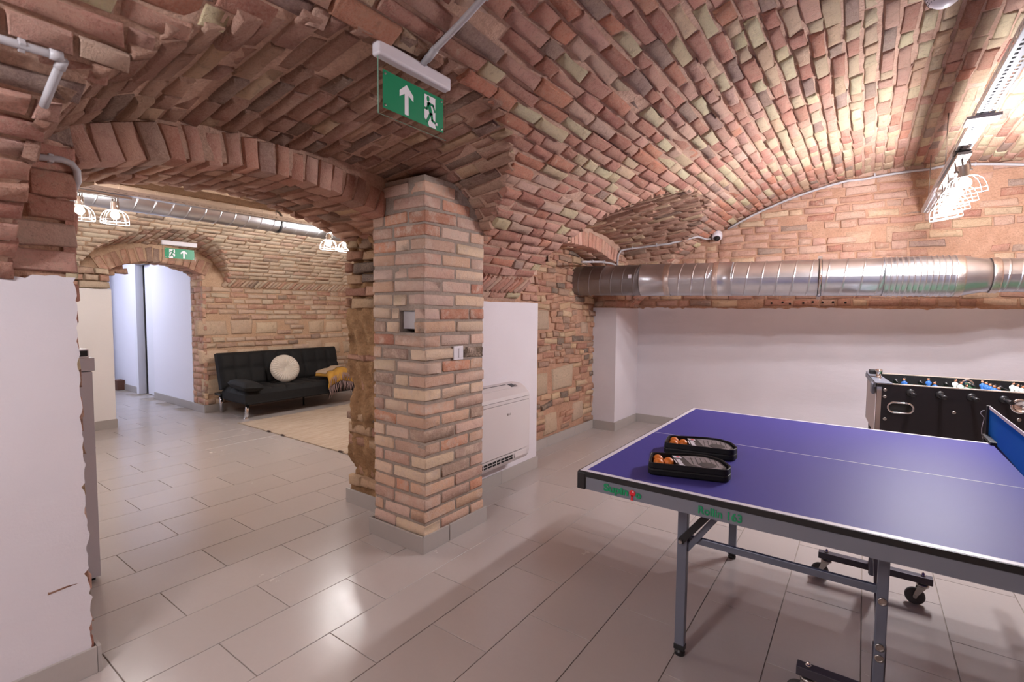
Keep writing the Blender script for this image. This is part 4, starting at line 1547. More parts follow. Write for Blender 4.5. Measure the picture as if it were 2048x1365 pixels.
def bat_case(loc, rz, label):
    root = empty('bat_case', loc, label, 'bat case', 'bat cases on the table', rz)
    root.rotation_euler = (0, 0, rz)
    out = smooth_poly(CASE)
    cx = sum(p[0] for p in out) / len(out); cy = sum(p[1] for p in out) / len(out)

    def inset(k):
        return [(cx + (x - cx) * k, cy + (y - cy) * k) for x, y in out]
    m = MB()
    rings = [(0.965, 0.0), (1.0, 0.006), (1.0, 0.020), (0.985, 0.024), (1.0, 0.028), (0.99, 0.046), (0.94, 0.046), (0.93, 0.008)]
    n = len(out)
    vs, fs = [], []
    for k, z in rings:
        vs += [(x, y, z) for x, y in inset(k)]
    for i in range(len(rings) - 1):
        for j in range(n):
            fs.append((i * n + j, i * n + (j + 1) % n, (i + 1) * n + (j + 1) % n, (i + 1) * n + j))
    fs.append(tuple(reversed(range(n))))
    fs.append(tuple((len(rings) - 1) * n + j for j in range(n)))
    m.add(vs, fs)
    m.build('case_body', M['case'], root)
    m = MB()
    m.tube([(x, y, 0.0465) for x, y in inset(0.985)], 0.0016, 6, closed=True); m.tube([(x, y, 0.024) for x, y in inset(0.992)], 0.0012, 6, closed=True)
    m.build('zip', M['black'], root)
    m = MB()      # printed card under the clear window
    m.prism([(0.112, 0.006), (0.080, 0.152), (0.092, 0.158), (0.205, 0.17), (0.252, 0.125), (0.27, 0.055), (0.262, 0.006)], (0, 0, 0.010), (1, 0, 0), (0, 1, 0), (0, 0, 0.030))
    m.build('window_card', M['case_dark'], root)
    m = MB()
    m.prism([(0.152, 0.045), (0.118, 0.150), (0.150, 0.162), (0.200, 0.163), (0.243, 0.125), (0.262, 0.06), (0.25, 0.022), (0.2, 0.02)], (0, 0, 0.0401), (1, 0, 0), (0, 1, 0), (0, 0, 0.0006))
    m.build('bat_print', M['case_grey'], root)
    m = MB()
    for i in range(6):
        m.prism([(0.158 + 0.017 * i, 0.05), (0.161 + 0.017 * i, 0.05), (0.150 + 0.017 * i, 0.14), (0.147 + 0.017 * i, 0.14)], (0, 0, 0.0407), (1, 0, 0), (0, 1, 0), (0, 0, 0.0004))
    m.lathe([(0.0404, 0.030), (0.0420, 0.030)], (0.208, 0.060, 0), (0, 0, 1), 24)
    m.build('bat_print_lines', M['case_dark'], root)
    m = MB(); m.prism([(0.088, 0.118), (0.118, 0.118), (0.112, 0.142), (0.082, 0.142)], (0, 0, 0.0401), (1, 0, 0), (0, 1, 0), (0, 0, 0.0006))
    m.build('maker_badge', M['line'], root)
    m = MB(); m.lathe([(0.0407, 0.007), (0.0412, 0.007)], (0.103, 0.130, 0), (0, 0, 1), 14); m.build('badge_dot', M['red_print'], root)
    m = MB()
    for k_, (a, b) in enumerate(((0.028, 0.043), (0.046, 0.058), (0.060, 0.073), (0.076, 0.088), (0.090, 0.104))):
        m.prism([(0.118 - a * 0.22, a), (0.133 - a * 0.22 + (0.004 if k_ in (0, 3) else 0), a), (0.133 - b * 0.22, b), (0.118 - b * 0.22, b)], (0, 0, 0.0401), (1, 0, 0), (0, 1, 0), (0, 0, 0.0006))
    for a, b in ((0.05, 0.06), (0.062, 0.075), (0.077, 0.1)):
        m.prism([(0.109 - a * 0.22, a), (0.113 - a * 0.22, a), (0.113 - b * 0.22, b), (0.109 - b * 0.22, b)], (0, 0, 0.0401), (1, 0, 0), (0, 1, 0), (0, 0, 0.0006))
    m.build('case_lettering', M['line'], root)
    m = MB(); m.box((0.012, 0.012, 0.008), (0.090, 0.030, 0.036)); m.build('handle_strap', M['case_grey'], root, bevel=0.002)
    return root


RZ_A, RZ_B = math.radians(16.5), math.radians(10.5)
cA = bat_case((-0.626, 1.742, TZ), RZ_A, 'black zipped bat case nearer the lettered front edge of the table')
cB = bat_case((-0.672, 2.052, TZ), RZ_B, 'black zipped bat case farther in, beside the white centre line')
for (cx, cy), rz, where in (((-0.626, 1.742), RZ_A, 'nearer'), ((-0.672, 2.052), RZ_B, 'farther')):
    for (a, b, c, what) in ((0.030, 0.108, 0.0495, 'at the wide back corner'), (0.034, 0.058, 0.0495, 'by the strap'), (0.070, 0.084, 0.0495, 'beside the printed card')):
        x = cx + a * math.cos(rz) - b * math.sin(rz); y = cy + a * math.sin(rz) + b * math.cos(rz)
        m = MB(); m.ball((x, y, TZ + 0.0285), 0.0200, 20, 12)
        tag(m.build('table_tennis_ball', M['ball'], origin=(x, y, TZ + 0.0085)), 'orange ball %s in the %s bat case' % (what, where), 'ball', 'orange balls in the bat cases')


# ------------------------------------------------------------------ foosball table by the end wall
FX, FY, FRZ = 0.092, 4.29, math.radians(4.0)
foos = empty('foosball_table', (FX, FY, 0), 'black foosball table with chrome corners along the white end wall', 'foosball table', rz=FRZ)
FL, FW, FH = 1.40, 0.76, 0.872
m = MB()
t_ = 0.03
m.box((0.0, 0.0, 0.50), (FL, t_, FH)); m.build('side_panel', M['foos_black'], foos, bevel=0.002)
m = MB(); m.box((0.0, FW - t_, 0.50), (FL, FW, FH)); m.build('side_panel', M['foos_black'], foos, bevel=0.002)
for x in (0.0, FL - t_):
    m = MB(); m.box((x, t_, 0.50), (x + t_, FW - t_, FH - 0.012)); m.build('end_panel', M['foos_rail'], foos, bevel=0.002)
m = MB(); m.box((t_, t_, 0.50), (FL - t_, FW - t_, 0.53)); m.build('cabinet_floor', M['foos_black'], foos)
m = MB(); m.box((t_, t_, 0.755), (FL - t_, FW - t_, 0.765)); m.build('playing_field', M['field'], foos)
for y in (0.0, FW - t_):
    m = MB(); m.box((0.0, y - 0.002, FH), (FL, y + t_ + 0.002, FH + 0.006)); m.build('top_rail', M['foos_rail'], foos, bevel=0.001)
for x in (0.02, FL - 0.12):
    for y in (0.02, FW - 0.12):
        m = MB(); m.box((x, y, 0.02), (x + 0.10, y + 0.10, 0.50)); lg = m.build('leg', M['foos_black'], foos, bevel=0.003)
        m = MB(); m.lathe([(0, 0.035), (0.02, 0.03)], (x + 0.05, y + 0.05, 0), n=16); m.build('leveller', M['nickel'], lg)
# chrome corner trims, grey end cover and score counter
m = MB(); m.box((-0.004, -0.004, 0.505), (0.026, 0.0, FH - 0.02)); m.box((-0.004, -0.004, 0.505), (0.0, 0.03, FH - 0.02)); m.build('chrome_corner', M['chrome'], foos)
m = MB(); m.prism([(-0.012, -0.006), (0.085, -0.006), (0.055, FW + 0.006), (-0.012, FW + 0.006)], (0, 0, FH + 0.004), (1, 0, 0), (0, 1, 0), (0, 0, 0.006))
m.build('end_cover', M['apron'], foos, bevel=0.001)
m = MB(); m.box((-0.016, 0.03, FH - 0.03), (-0.003, FW - 0.03, FH + 0.002)); m.build('end_rail', M['apron'], foos, bevel=0.003)
m = MB(); m.box((-0.028, 0.05, 0.79), (-0.006, 0.16, 0.868)); m.build('ball_tray', M['apron'], foos, bevel=0.008)
m = MB()
m.lathe([(0.0, 0.022), (0.006, 0.022), (0.008, 0.016), (0.045, 0.016), (0.05, 0.024), (0.062, 0.024), (0.066, 0.012), (0.066, 0.0)], (0.035, 0.34, FH + 0.008), n=18)
m.lathe([(0.0, 0.012), (0.03, 0.01), (0.034, 0.0)], (0.03, 0.34, FH + 0.055), (0.3, -0.9, 0.1), n=12)
m.tube([(0.03, 0.20, FH + 0.012), (0.04, 0.26, FH + 0.016), (0.035, 0.34, FH + 0.016)], 0.006, 8)
m.build('cup_holder_clamp', M['chrome'], foos)
m = MB(); m.box((-0.02, 0.36, FH + 0.03), (0.06, 0.42, FH + 0.062)); m.build('score_slider', M['black'], foos, bevel=0.004)
# ball return opening with a chrome ring
ring = []
cxr, czr, hw, hh = 0.135, 0.715, 0.035, 0.035
for i in range(28):
    a = 2 * PI * i / 28
    ring.append((cxr + (hw if math.cos(a) > 0 else -hw) + hh * math.cos(a), -0.003, czr + hh * math.sin(a)))
m = MB(); m.tube(ring, 0.006, 8, closed=True); m.build('return_ring', M['chrome'], foos)
m = MB(); m.prism([(p_[0], p_[2]) for p_ in ring], (0, -0.0025, 0), (1, 0, 0), (0, 0, 1), (0, 0.003, 0)); m.build('return_opening', M['dark_hole'], foos)
for x, z in ((0.045, 0.832), (0.045, 0.785), (0.052, 0.628), (0.415, 0.715), (0.725, 0.705)):
    m = MB(); m.lathe([(0, 0.011), (0.003, 0.011), (0.004, 0.006), (0.004, 0.0)], (x, 0, z), (0, -1, 0), 14); m.build('bolt_cap', M['nickel'], foos)
m = MB(); m.lathe([(0, 0.046), (0.003, 0.046), (0.005, 0.034), (0.002, 0.034), (0.002, 0.0)], (0.725, 0, 0.79), (0, -1, 0), 28); m.build('ball_inlet', M['chrome'], foos)
m = MB(); m.lathe([(0, 0.04), (0.003, 0.04), (0.005, 0.03), (0.002, 0.0)], (0.62, FW - t_, 0.83), (0, -1, 0), 24); m.build('ball_inlet', M['chrome'], foos)


def foos_player(mats_shirt):
    m = MB()
    m.lathe([(-0.055, 0.010), (-0.05, 0.013), (-0.02, 0.012), (0.0, 0.015), (0.02, 0.016), (0.034, 0.012), (0.04, 0.006)], (0, 0, 0), n=10, mi=1)
    m.ball((0, -0.0015, 0.051), 0.0115, 10, 7, mi=0)
    m.ball((0.0, 0.003, 0.056), 0.0105, 10, 6, mi=2)
    m.box((-0.012, -0.016, -0.068), (0.012, 0.010, -0.052), 2)
    for s in (-1, 1):
        m.ball((0, s * 0.016, 0.016), 0.007, 8, 6, mi=1, squash=(1, 0.9, 2.2))
    return m.mesh('player', [M['skin'], mats_shirt, M['hair']])


PW, PB = foos_player(M['shirt_white']), foos_player(M['shirt_blue'])
counts = [(1, 'b'), (2, 'b'), (3, 'w'), (5, 'b'), (5, 'w'), (3, 'b'), (2, 'w'), (1, 'w')]
for i, (n, col) in enumerate(counts):
    x = 0.185 + 0.155 * i
    front = i in (0, 1, 2, 3, 5)
    m = MB(); m.tube([(x, -0.13 if front else -0.03, 0.826), (x, FW + (0.05 if front else 0.13), 0.826)], 0.008, 8)
    rod = m.build('rod', M['chrome'], foos)
    y0 = -0.03 if front else FW + 0.03
    s = -1 if front else 1
    m = MB(); m.lathe([(0.04, 0.010), (0.045, 0.013), (0.10, 0.012), (0.135, 0.015), (0.14, 0.010)], (x, 0.0 if front else FW, 0.826), (0, s, 0), 12)
    m.build('grip', M['black'], rod)
    for y, q in ((0, -1), (FW, 1)):
        m = MB(); m.lathe([(0, 0.026), (0.008, 0.024), (0.014, 0.015), (0.016, 0.0)], (x, y, 0.826), (0, q, 0), 16); m.build('bearing', M['black'], rod)
    for y, q in ((t_ + 0.001, 1), (FW - t_ - 0.001, -1)):
        m = MB(); m.lathe([(0, 0.016), (0.006, 0.015), (0.02, 0.012), (0.02, 0.0)], (x, y, 0.826), (0, q, 0), 14); m.build('bumper', M['black'], rod)
    for k in range(n):
        y = t_ + 0.03 + (FW - 2 * t_ - 0.24) * (k + 0.5) / n
        o = bpy.data.objects.new('player', PW if col == 'w' else PB)
        o.location = (x, y, 0.842)
        o.scale = (0.82, 0.82, 0.82)
        o.rotation_euler = (0, 0, PI / 2 if col == 'w' else -PI / 2)
        C.objects.link(o)
        o.parent = rod

# ------------------------------------------------------------------ air conditioner under the white plaster
ac = empty('air_conditioner', (WX + 0.003, 2.82, 0.2), 'white floor console air conditioner against the white plaster beside the pillar', 'air conditioner')
D_, H_ = 0.185, 0.6
m = MB()
prof = [(0, 0.02), (D_ - 0.03, 0.02), (D_ - 0.008, 0.05), (D_, 0.09), (D_, 0.505), (D_ - 0.008, 0.535), (D_ - 0.05, 0.572), (D_ - 0.08, 0.592), (D_ - 0.11, 0.6), (0, 0.6)]
m.prism(prof, (0, -0.35, 0), (1, 0, 0), (0, 0, 1), (0, 0.70, 0))
m.build('housing', M['ac'], ac, bevel=0.006)
m = MB()
m.box((D_ - 0.001, -0.33, 0.112), (D_ + 0.006, 0.325, 0.480)); m.build('front_panel', M['ac'], ac, bevel=0.004)
for (z, e_) in ((0.483, 0.33), (0.108, 0.24), (0.509, 0.335)):
    m = MB(); m.box((D_ - 0.001, -0.335, z - 0.0014), (D_ + 0.0012, e_, z + 0.0014))
    m.build('panel_gap', M['ac_line'], ac)
m = MB(); m.box((D_ - 0.004, -0.28, 0.055), (D_ + 0.001, 0.13, 0.095)); ol = m.build('air_outlet', M['dark_hole'], ac)
m = MB()
for i in range(9):
    y = -0.28 + 0.05 * i
    m.box((D_ - 0.003, y, 0.055), (D_ + 0.003, y + 0.006, 0.095))
for z in (0.055, 0.073, 0.092):
    m.box((D_ - 0.003, -0.285, z), (D_ + 0.003, 0.135, z + 0.003))
m.build('outlet_grille', M['ac'], ol)
m = MB(); m.box((D_ - 0.003, 0.15, 0.058), (D_ + 0.002, 0.30, 0.098)); m.build('side_vent_cover', M['ac'], ac, bevel=0.003)
# sloping top: from (D-0.05, 0.572) up to (D-0.11, 0.600)
sl = Vector((-0.06, 0, 0.028)).normalized()
up_n = Vector((0.028, 0, 0.06)).normalized()
mid_ = Vector((D_ - 0.080, 0, 0.586))
m = MB(); m.obox(mid_ + Vector((0, -0.07, 0)) + up_n * 0.001, sl * 0.024, Vector((0, 0.23, 0)), up_n * 0.004); m.build('top_flap', M['ac'], ac, bevel=0.002)
m = MB(); m.obox(mid_ + Vector((0, -0.07, 0)) + sl * 0.027 + up_n * 0.0005, sl * 0.0022, Vector((0, 0.235, 0)), up_n * 0.004); m.build('flap_gap', M['black'], ac)
m = MB(); m.obox(mid_ + Vector((0, 0.215, 0)) + sl * 0.006 + up_n * 0.002, sl * 0.020, Vector((0, 0.026, 0)), up_n * 0.004); m.build('control_display', M['black_gloss'], ac, bevel=0.001)
m = MB(); m.obox(mid_ + Vector((0, 0.255, 0)) - sl * 0.004 + up_n * 0.002, sl * 0.014, Vector((0, 0.014, 0)), up_n * 0.004); m.build('control_keys', M['ac_line'], ac, bevel=0.001)
m = MB(); m.lathe([(0, 0.009), (0.0006, 0.009)], (D_ + 0.0062, 0.05, 0.404), (1, 0, 0), 20); m.build('logo_disc', M['ac_line'], ac)
text_part('logo_lettering', 'LG', 0.02, (D_ + 0.0063, 0.063, 0.397), ROT_SIDE, M['ac_line'], ac, bold=0.0004)

# ------------------------------------------------------------------ ducts
def spiral_duct(mb, path_p, path_q, r, pitch=0.115, n=28, ridge=0.004):
    """spirally seamed round duct between two points"""
    P, Q = Vector(path_p), Vector(path_q)
    ax = (Q - P)
    L = ax.length
    ax.normalize()
    s = ax.cross(Vector((0, 0, 1))).normalized()
    b = s.cross(ax)
    st = []
    a = -pitch
    while a < L + pitch:
        st += [(a - 0.003, r), (a, r), (a + 0.004, r + ridge), (a + 0.008, r + ridge), (a + 0.012, r), (a + 0.015, r)]
        a += pitch
    vs, fs = [], []
    for (a, rr) in st:
        for k in range(n + 1):
            an = 2 * PI * k / n
            d = min(max(a + pitch * k / n, 0), L)
            vs.append(P + ax * d + (s * math.cos(an) + b * math.sin(an)) * rr)
    w = n + 1
    for i in range(len(st) - 1):
        for k in range(n):
            fs.append((i * w + k, i * w + k + 1, (i + 1) * w + k + 1, (i + 1) * w + k))
    mb.add(vs, fs, 0, True)


dA, dB = Vector((-2.62, 4.793, 1.6935)), Vector((0.50, 5.13, 1.664))
dax = (dB - dA).normalized()
duct = empty('ventilation_duct', dA, 'large galvanised ventilation duct crossing the end wall below the vault', 'duct')


def dpt(x):
    t = (x - dA.x) / (dB.x - dA.x)
    return dA.lerp(dB, t) - dA


RD = 0.156
for (xa, xb, r, mt, pit) in ((-2.62, -1.86, RD, 'steel_dark', 0.118), (-1.86, -1.60, RD + 0.004, 'steel', 9), (-1.60, -1.14, RD, 'steel', 0.118), (-1.14, -1.02, RD + 0.003, 'steel', 9), (-1.02, 0.10, RD, 'steel', 0.122), (0.10, 0.545, RD + 0.003, 'steel', 0.036)):
    m = MB()
    if pit > 1:
        m.lathe([(0, r), (0.003, r + 0.002), (0.008, r + 0.002), (0.012, r), ((dpt(xb) - dpt(xa)).length - 0.008, r), ((dpt(xb) - dpt(xa)).length - 0.004, r + 0.002), ((dpt(xb) - dpt(xa)).length, r)], dpt(xa), dax, 32)
    else:
        spiral_duct(m, dpt(xa), dpt(xb), r, pit, 32)
    m.build('duct_section', M[mt], duct)
for x, r, wd in ((-1.60, RD + 0.003, 0.055), (-1.16, RD + 0.003, 0.05), (0.565, RD + 0.001, 0.055), (0.775, 0.131, 0.05)):
    m = MB(); m.lathe([(-wd / 2, r + 0.001), (-wd * 0.25, r + 0.005), (0, r + 0.002), (wd * 0.3, r + 0.005), (wd / 2, r + 0.001)], dpt(x), dax, 32, cap=False); m.build('foil_tape', M['foil'], duct)
Lr = (dpt(0.76) - dpt(0.57)).length
m = MB(); m.lathe([(0, RD), (0.02, RD), (Lr - 0.05, 0.128), (Lr + 0.02, 0.128)], dpt(0.57), dax, 32); m.build('reducer', M['steel'], duct)
m = MB(); spiral_duct(m, dpt(0.76), dpt(1.0), 0.125, 0.07, 28); m.build('duct_section', M['steel'], duct)
c0 = dpt(1.0)
pts = []
for i in range(12):
    a = i / 11 * math.radians(55)
    R_ = 0.30
    pts.append(c0 + dax * (R_ * math.sin(a)) + Vector((0, -0.25, 0.97)).normalized() * (R_ * (1 - math.cos(a))))
pts.append(pts[-1] + (pts[-1] - pts[-2]).normalized() * 0.5)
m = MB(); m.tube(pts, 0.126, 28, caps=True); m.build('elbow', M['steel'], duct)
m = MB()
cx_ = dpt(-0.335)
ringp = []
s_ = dax.cross(Vector((0, 0, 1))).normalized(); b_2 = s_.cross(dax)
for sgn_ in (-0.010, 0.010):
    m.tube([cx_ + dax * sgn_ + (s_ * math.cos(2 * PI * k / 32) + b_2 * math.sin(2 * PI * k / 32)) * (RD + 0.004) for k in range(32)], 0.0045, 6, closed=True)
m.build('clamp_rubber', M['black'], duct)
m = MB(); m.lathe([(-0.009, RD + 0.003), (-0.009, RD + 0.009), (0.009, RD + 0.009), (0.009, RD + 0.003)], cx_, dax, 32, cap=False)
for zz in (1, -1):
    m.box(cx_ + Vector((-0.016, -0.012, zz * (RD + 0.004))), cx_ + Vector((0.016, 0.012, zz * (RD + 0.03))))
m.tube([cx_ + Vector((0, 0.1, 0.12)), cx_ + Vector((0, 0.85, 0.12))], 0.005, 6)
m.build('duct_clamp', M['chrome'], duct)
m = MB(); m.obox(dpt(-1.93) + Vector((0, -RD - 0.004, 0.03)), dax * 0.016, Vector((0, 0, 0.018)), Vector((0, 0.001, 0))); m.build('rating_sticker', M['line'], duct)

rA, rB = Vector((-5.23, -1.5, 2.30)), Vector((-5.23, 5.7, 2.30))
duct2 = empty('ventilation_duct', rA, 'slimmer bright spiral duct running under the side room vault', 'duct')
m = MB(); spiral_duct(m, (0, 0, 0), (0, 4.95, 0), 0.107, 0.135, 28); m.build('duct_section', M['steel'], duct2)
m = MB(); spiral_duct(m, (0, 4.95, 0), rB - rA, 0.107, 0.12, 28); m.build('duct_section', M['steel'], duct2)
m = MB()
m.lathe([(-0.012, 0.109), (-0.012, 0.114), (0.012, 0.114), (0.012, 0.109)], (0, 4.40, 0), (0, 1, 0), 28, cap=False)
m.tube([(0, 4.40, 0.11), (0, 4.40, 0.22)], 0.005, 6)
m.build('duct_clamp', M['black'], duct2)


# ------------------------------------------------------------------ perforated trays on rods, with cage lamps below
def cable_tray(name, x, y0, y1, z, label, w=0.062, hgt=0.038, rods=(), ztop=2.7, slots=True):
    root = empty(name, (x, y0, z), label, 'cable tray', 'perforated cable trays')
    L = y1 - y0
    m = MB()
    # floor of the tray with two rows of slots: rails and bridges
    for a, b in ((-w / 2, -w / 2 + 0.012), (-0.008, 0.008), (w / 2 - 0.012, w / 2)):
        m.box((a, 0, 0), (b, L, 0.0015))
    y = 0.0
    while y < L:
        m.box((-w / 2 + 0.012, y, 0), (-0.008, min(y + 0.016, L), 0.0015)); m.box((0.008, y + 0.01, 0), (w / 2 - 0.012, min(y + 0.026, L), 0.0015))
        y += 0.036
    m.build('tray_floor', M['zinc'], root)
    for s in (-1, 1):
        m = MB()
        xs = s * w / 2
        m.box((xs - 0.001, 0, 0), (xs + 0.001, L, 0.012)); m.box((xs - 0.001, 0, 0.024), (xs + 0.001, L, hgt))
        y = 0.0
        while y < L:
            m.box((xs - 0.001, y, 0.012), (xs + 0.001, min(y + 0.02, L), 0.024))
            y += 0.05
        m.build('tray_side', M['zinc'], root)
    m = MB(); m.box((-0.02, 0, 0.004), (0.012, L, 0.018)); m.build('cable', M['rubber'], root)
    for (ry, rz_) in rods:
        m = MB(); m.tube([(0, ry - y0, 0.002), (0, ry - y0, rz_ - z)], 0.004, 6)
        m.lathe([(-0.008, 0.008), (0.0, 0.008)], (0, ry - y0, 0.0), n=6)
        m.build('threaded_rod', M['nickel'], root)
    return root


tray1 = cable_tray('cable_tray', 0.40, -2.2, 5.72, 2.262, 'perforated zinc cable tray hung from the crown of the main vault', rods=((0.4, 2.715), (2.30, 2.715), (4.46, 2.715), (5.54, 2.715)))
m = MB(); m.box((-0.06, 5.28, -0.012), (0.06, 5.40, 0.002)); m.build('joint_cover', M['pvc'], tray1, bevel=0.002)
m = MB(); m.box((-0.034, 5.88, -0.006), (0.034, 5.98, 0.02)); m.build('end_bracket', M['black'], tray1, bevel=0.002)
tray2 = cable_tray('cable_tray', -4.70, -1.5, 5.7, 2.225, 'perforated zinc cable tray in front of the side room duct', rods=((0.6, 2.515), (2.6, 2.515), (4.6, 2.515)))


def cage_meshes(bulb):
    """socket, cage and bulb of one lamp, hanging from the origin"""
    sk = MB()
    sk.tube([(0, 0, 0), (0, 0, -0.03)], 0.005, 8)
    sk.lathe([(-0.030, 0.0), (-0.030, 0.024), (-0.036, 0.026), (-0.085, 0.026), (-0.090, 0.03), (-0.094, 0.03), (-0.094, 0.0)], (0, 0, 0), n=16)
    for s in (-1, 1):
        sk.bar((s * 0.034, 0, -0.005), (s * 0.034, 0, -0.062), 0.010, 0.003, (1, 0, 0))
    sk.bar((-0.034, 0, -0.005), (0.034, 0, -0.005), 0.010, 0.003, (0, 0, 1))
    sk.lathe([(-0.042, 0.007), (-0.026, 0.007)], (0, 0, -0.062), (1, 0, 0), 8); sk.lathe([(0.026, 0.007), (0.042, 0.007)], (0, 0, -0.062), (1, 0, 0), 8)
    sk.tube([(0.0, 0.0, -0.004), (0.012, 0.01, -0.016), (0.026, 0.004, -0.008), (0.02, 0, -0.03), (0.01, 0, -0.034)], 0.0025, 6)
    cg = MB()
    prof = [(0.028, -0.092), (0.055, -0.102), (0.074, -0.122), (0.085, -0.150), (0.089, -0.182), (0.089, -0.196)]
    for k in range(8):
        a = 2 * PI * (k + 0.3) / 8
        cg.tube([(r * math.cos(a), r * math.sin(a), z) for r, z in prof], 0.0016, 5)
    for r, z in ((0.089, -0.196), (0.0875, -0.172)):
        cg.tube([(r * math.cos(2 * PI * i / 28), r * math.sin(2 * PI * i / 28), z) for i in range(28)], 0.0018 if z < -0.19 else 0.0011, 5, closed=True)
    cg.lathe([(-0.088, 0.028), (-0.094, 0.030)], (0, 0, 0), n=16, cap=False)
    bb = MB()
    bb.lathe([(-0.092, 0.013), (-0.102, 0.015), (-0.114, 0.024), (-0.130, 0.029), (-0.143, 0.027), (-0.153, 0.018), (-0.158, 0.008), (-0.159, 0.0)], (0, 0, 0), n=18)
    return sk.mesh('lamp_head', M['nickel']), cg.mesh('cage', M['white_enamel']), bb.mesh('bulb', bulb)


def lamp_bar(x, y_list, z, label, bulb, lean, wood=None):
    ya, yb = y_list[0] - 0.10, y_list[-1] + 0.10
    root = empty('lamp_bar', (x, (ya + yb) / 2, z), label, 'lamp', 'bars of cage lamps')
    m = MB(); h = (yb - ya) / 2
    m.box((-0.03, -h, -0.018), (0.03, h, 0.0)); m.build('mounting_plate', M['nickel'], root, bevel=0.003)
    sk, cg, bb = cage_meshes(bulb)
    for y in y_list:
        hd_ = bpy.data.objects.new('lamp_head', sk); C.objects.link(hd_); hd_.parent = root
        hd_.location = (0, y - root.location.y, -0.018); hd_.rotation_euler = lean
        for nm, me in (('cage', cg), ('bulb', bb)):
            o = bpy.data.objects.new(nm, me); C.objects.link(o); o.parent = hd_
    return root


lamp_bar(0.40, [3.70, 3.98, 4.26, 4.54], 2.236, 'white bar of lit cage lamps hanging near the end wall of the main room', M['bulb1'], (0.10, -0.22, 0.4))
lamp_bar(-1.10, [-1.50, -1.22, -0.94, -0.66], 2.30, 'added fill bar of lit cage lamps, out of view behind the camera', M['bulb3'], (0.0, 0.0, 0.4))  # unseen extra lamps, added to brighten the near walls and vault
lamp_bar(-4.70, [0.70, 0.91, 1.12, 1.33], 2.215, 'white bar of lit cage lamps in the side room beside the left pier', M['bulb2'], (0.0, 0.05, 0.2))
lamp_bar(-4.70, [3.18, 3.40, 3.62, 3.84], 2.215, 'white bar of lit cage lamps in the side room behind the brick pillar', M['bulb2'], (0.0, 0.05, 0.5))
m = MB(); m.box((-9.4, 1.4, 2.43), (-8.6, 2.2, 2.449))
cp = tag(m.build('ceiling_light', M['corridor_light']), 'cool white panel light on the corridor ceiling', 'ceiling light')

# ------------------------------------------------------------------ exit signs
def exit_sign(loc, label, w, h, flip, box_h=0.05, box_d=0.042):
    """hangs under loc, faces +X; the picture runs along Y. flip: the runner on the low-Y side, running towards low Y"""
    root = empty('exit_sign', loc, label, 'exit sign', 'green emergency exit signs')
    m = MB(); m.box((-box_d / 2, -w / 2, -box_h), (box_d / 2, w / 2, 0)); m.build('housing', M['white_plastic'], root, bevel=0.009, seg=4)
    pw = w * 0.94
    m = MB(); m.box((-0.0025, -pw / 2, -box_h - h - 0.02), (0.0025, pw / 2, -box_h + 0.004)); m.build('acrylic_plate', M['acrylic'], root)
    m = MB(); m.box((-0.0026, -pw / 2 - 0.0006, -box_h - h - 0.02), (0.0026, -pw / 2 + 0.0003, -box_h)); m.box((-0.0026, -pw / 2, -box_h - h - 0.0206), (0.0026, pw / 2, -box_h - h - 0.0198)); m.build('plate_edge', M['acrylic_edge'], root)
    gw, gh = w * 0.84, h * 0.76
    z0 = -box_h - h * 0.98
    m = MB(); m.box((0.0028, -gw / 2, z0), (0.0040, gw / 2, z0 + gh)); pn = m.build('green_panel', M['sign_green'], root)
    x = 0.0041
    def P(pts, name, mat, dx=0.0):
        q = MB()
        if flip: pts = [(-a, b) for a, b in pts]
        q.prism([(a * gw / 2, z0 + b * gh) for a, b in pts], (x + dx, 0, 0), (0, 1, 0), (0, 0, 1), (0.0006, 0, 0))
        q.build(name, mat, pn)
    P([(-0.34, 0.06), (-0.34, 0.62), (-0.50, 0.50), (-0.50, 0.66), (-0.28, 0.88), (-0.06, 0.66), (-0.06, 0.50), (-0.22, 0.62), (-0.22, 0.06)], 'arrow', M['sign_white'])
    P([(0.32, 0.22), (0.32, 0.90), (0.70, 0.90), (0.70, 0.10), (0.735, 0.02), (0.48, 0.02), (0.42, 0.16), (0.37, 0.16)], 'doorway', M['sign_white'])
    # running figure in green over the doorway, its right leg reaching out in white
    hx, hz = 0.44, 0.80
    P([(hx + 0.048 * math.cos(2 * PI * i / 16), hz + 0.085 * math.sin(2 * PI * i / 16)) for i in range(16)], 'runner_head', M['sign_green'], 0.0005)
    q = MB()
    def limb(a, b, c, d, w1):
        s = -1 if flip else 1
        A, B = Vector((0, s * a * gw / 2, z0 + b * gh)), Vector((0, s * c * gw / 2, z0 + d * gh))
        D = (B - A).normalized() * w1 * 0.3
        q.bar(A - D + Vector((x + 0.0008, 0, 0)), B + D + Vector((x + 0.0008, 0, 0)), w1, 0.0006, (1, 0, 0))
    u_ = gh / 0.13
    limb(0.46, 0.66, 0.545, 0.40, 0.017 * u_); limb(0.46, 0.68, 0.62, 0.66, 0.0095 * u_); limb(0.62, 0.66, 0.68, 0.50, 0.0085 * u_)
    limb(0.45, 0.66, 0.40, 0.50, 0.0085 * u_); limb(0.40, 0.50, 0.33, 0.50, 0.0085 * u_)
    limb(0.53, 0.40, 0.41, 0.15, 0.0115 * u_); limb(0.56, 0.40, 0.59, 0.22, 0.0115 * u_); limb(0.59, 0.22, 0.69, 0.18, 0.0095 * u_)
    q.build('runner', M['sign_green'], pn)
    q = MB(); limb(0.70, 0.175, 0.755, 0.165, 0.0095 * u_); q.build('runner_foot', M['sign_white'], pn)
    q = MB()
    for a in (-1, 1):
        for b in (0.09, 0.91):
            q.lathe([(0, 0.0042), (0.0015, 0.0042), (0.002, 0.0025), (0.002, 0)], (x, a * (gw / 2 - 0.010), z0 + b * gh), (1, 0, 0), 10)
    q.build('screw', M['nickel'], pn)
    return root


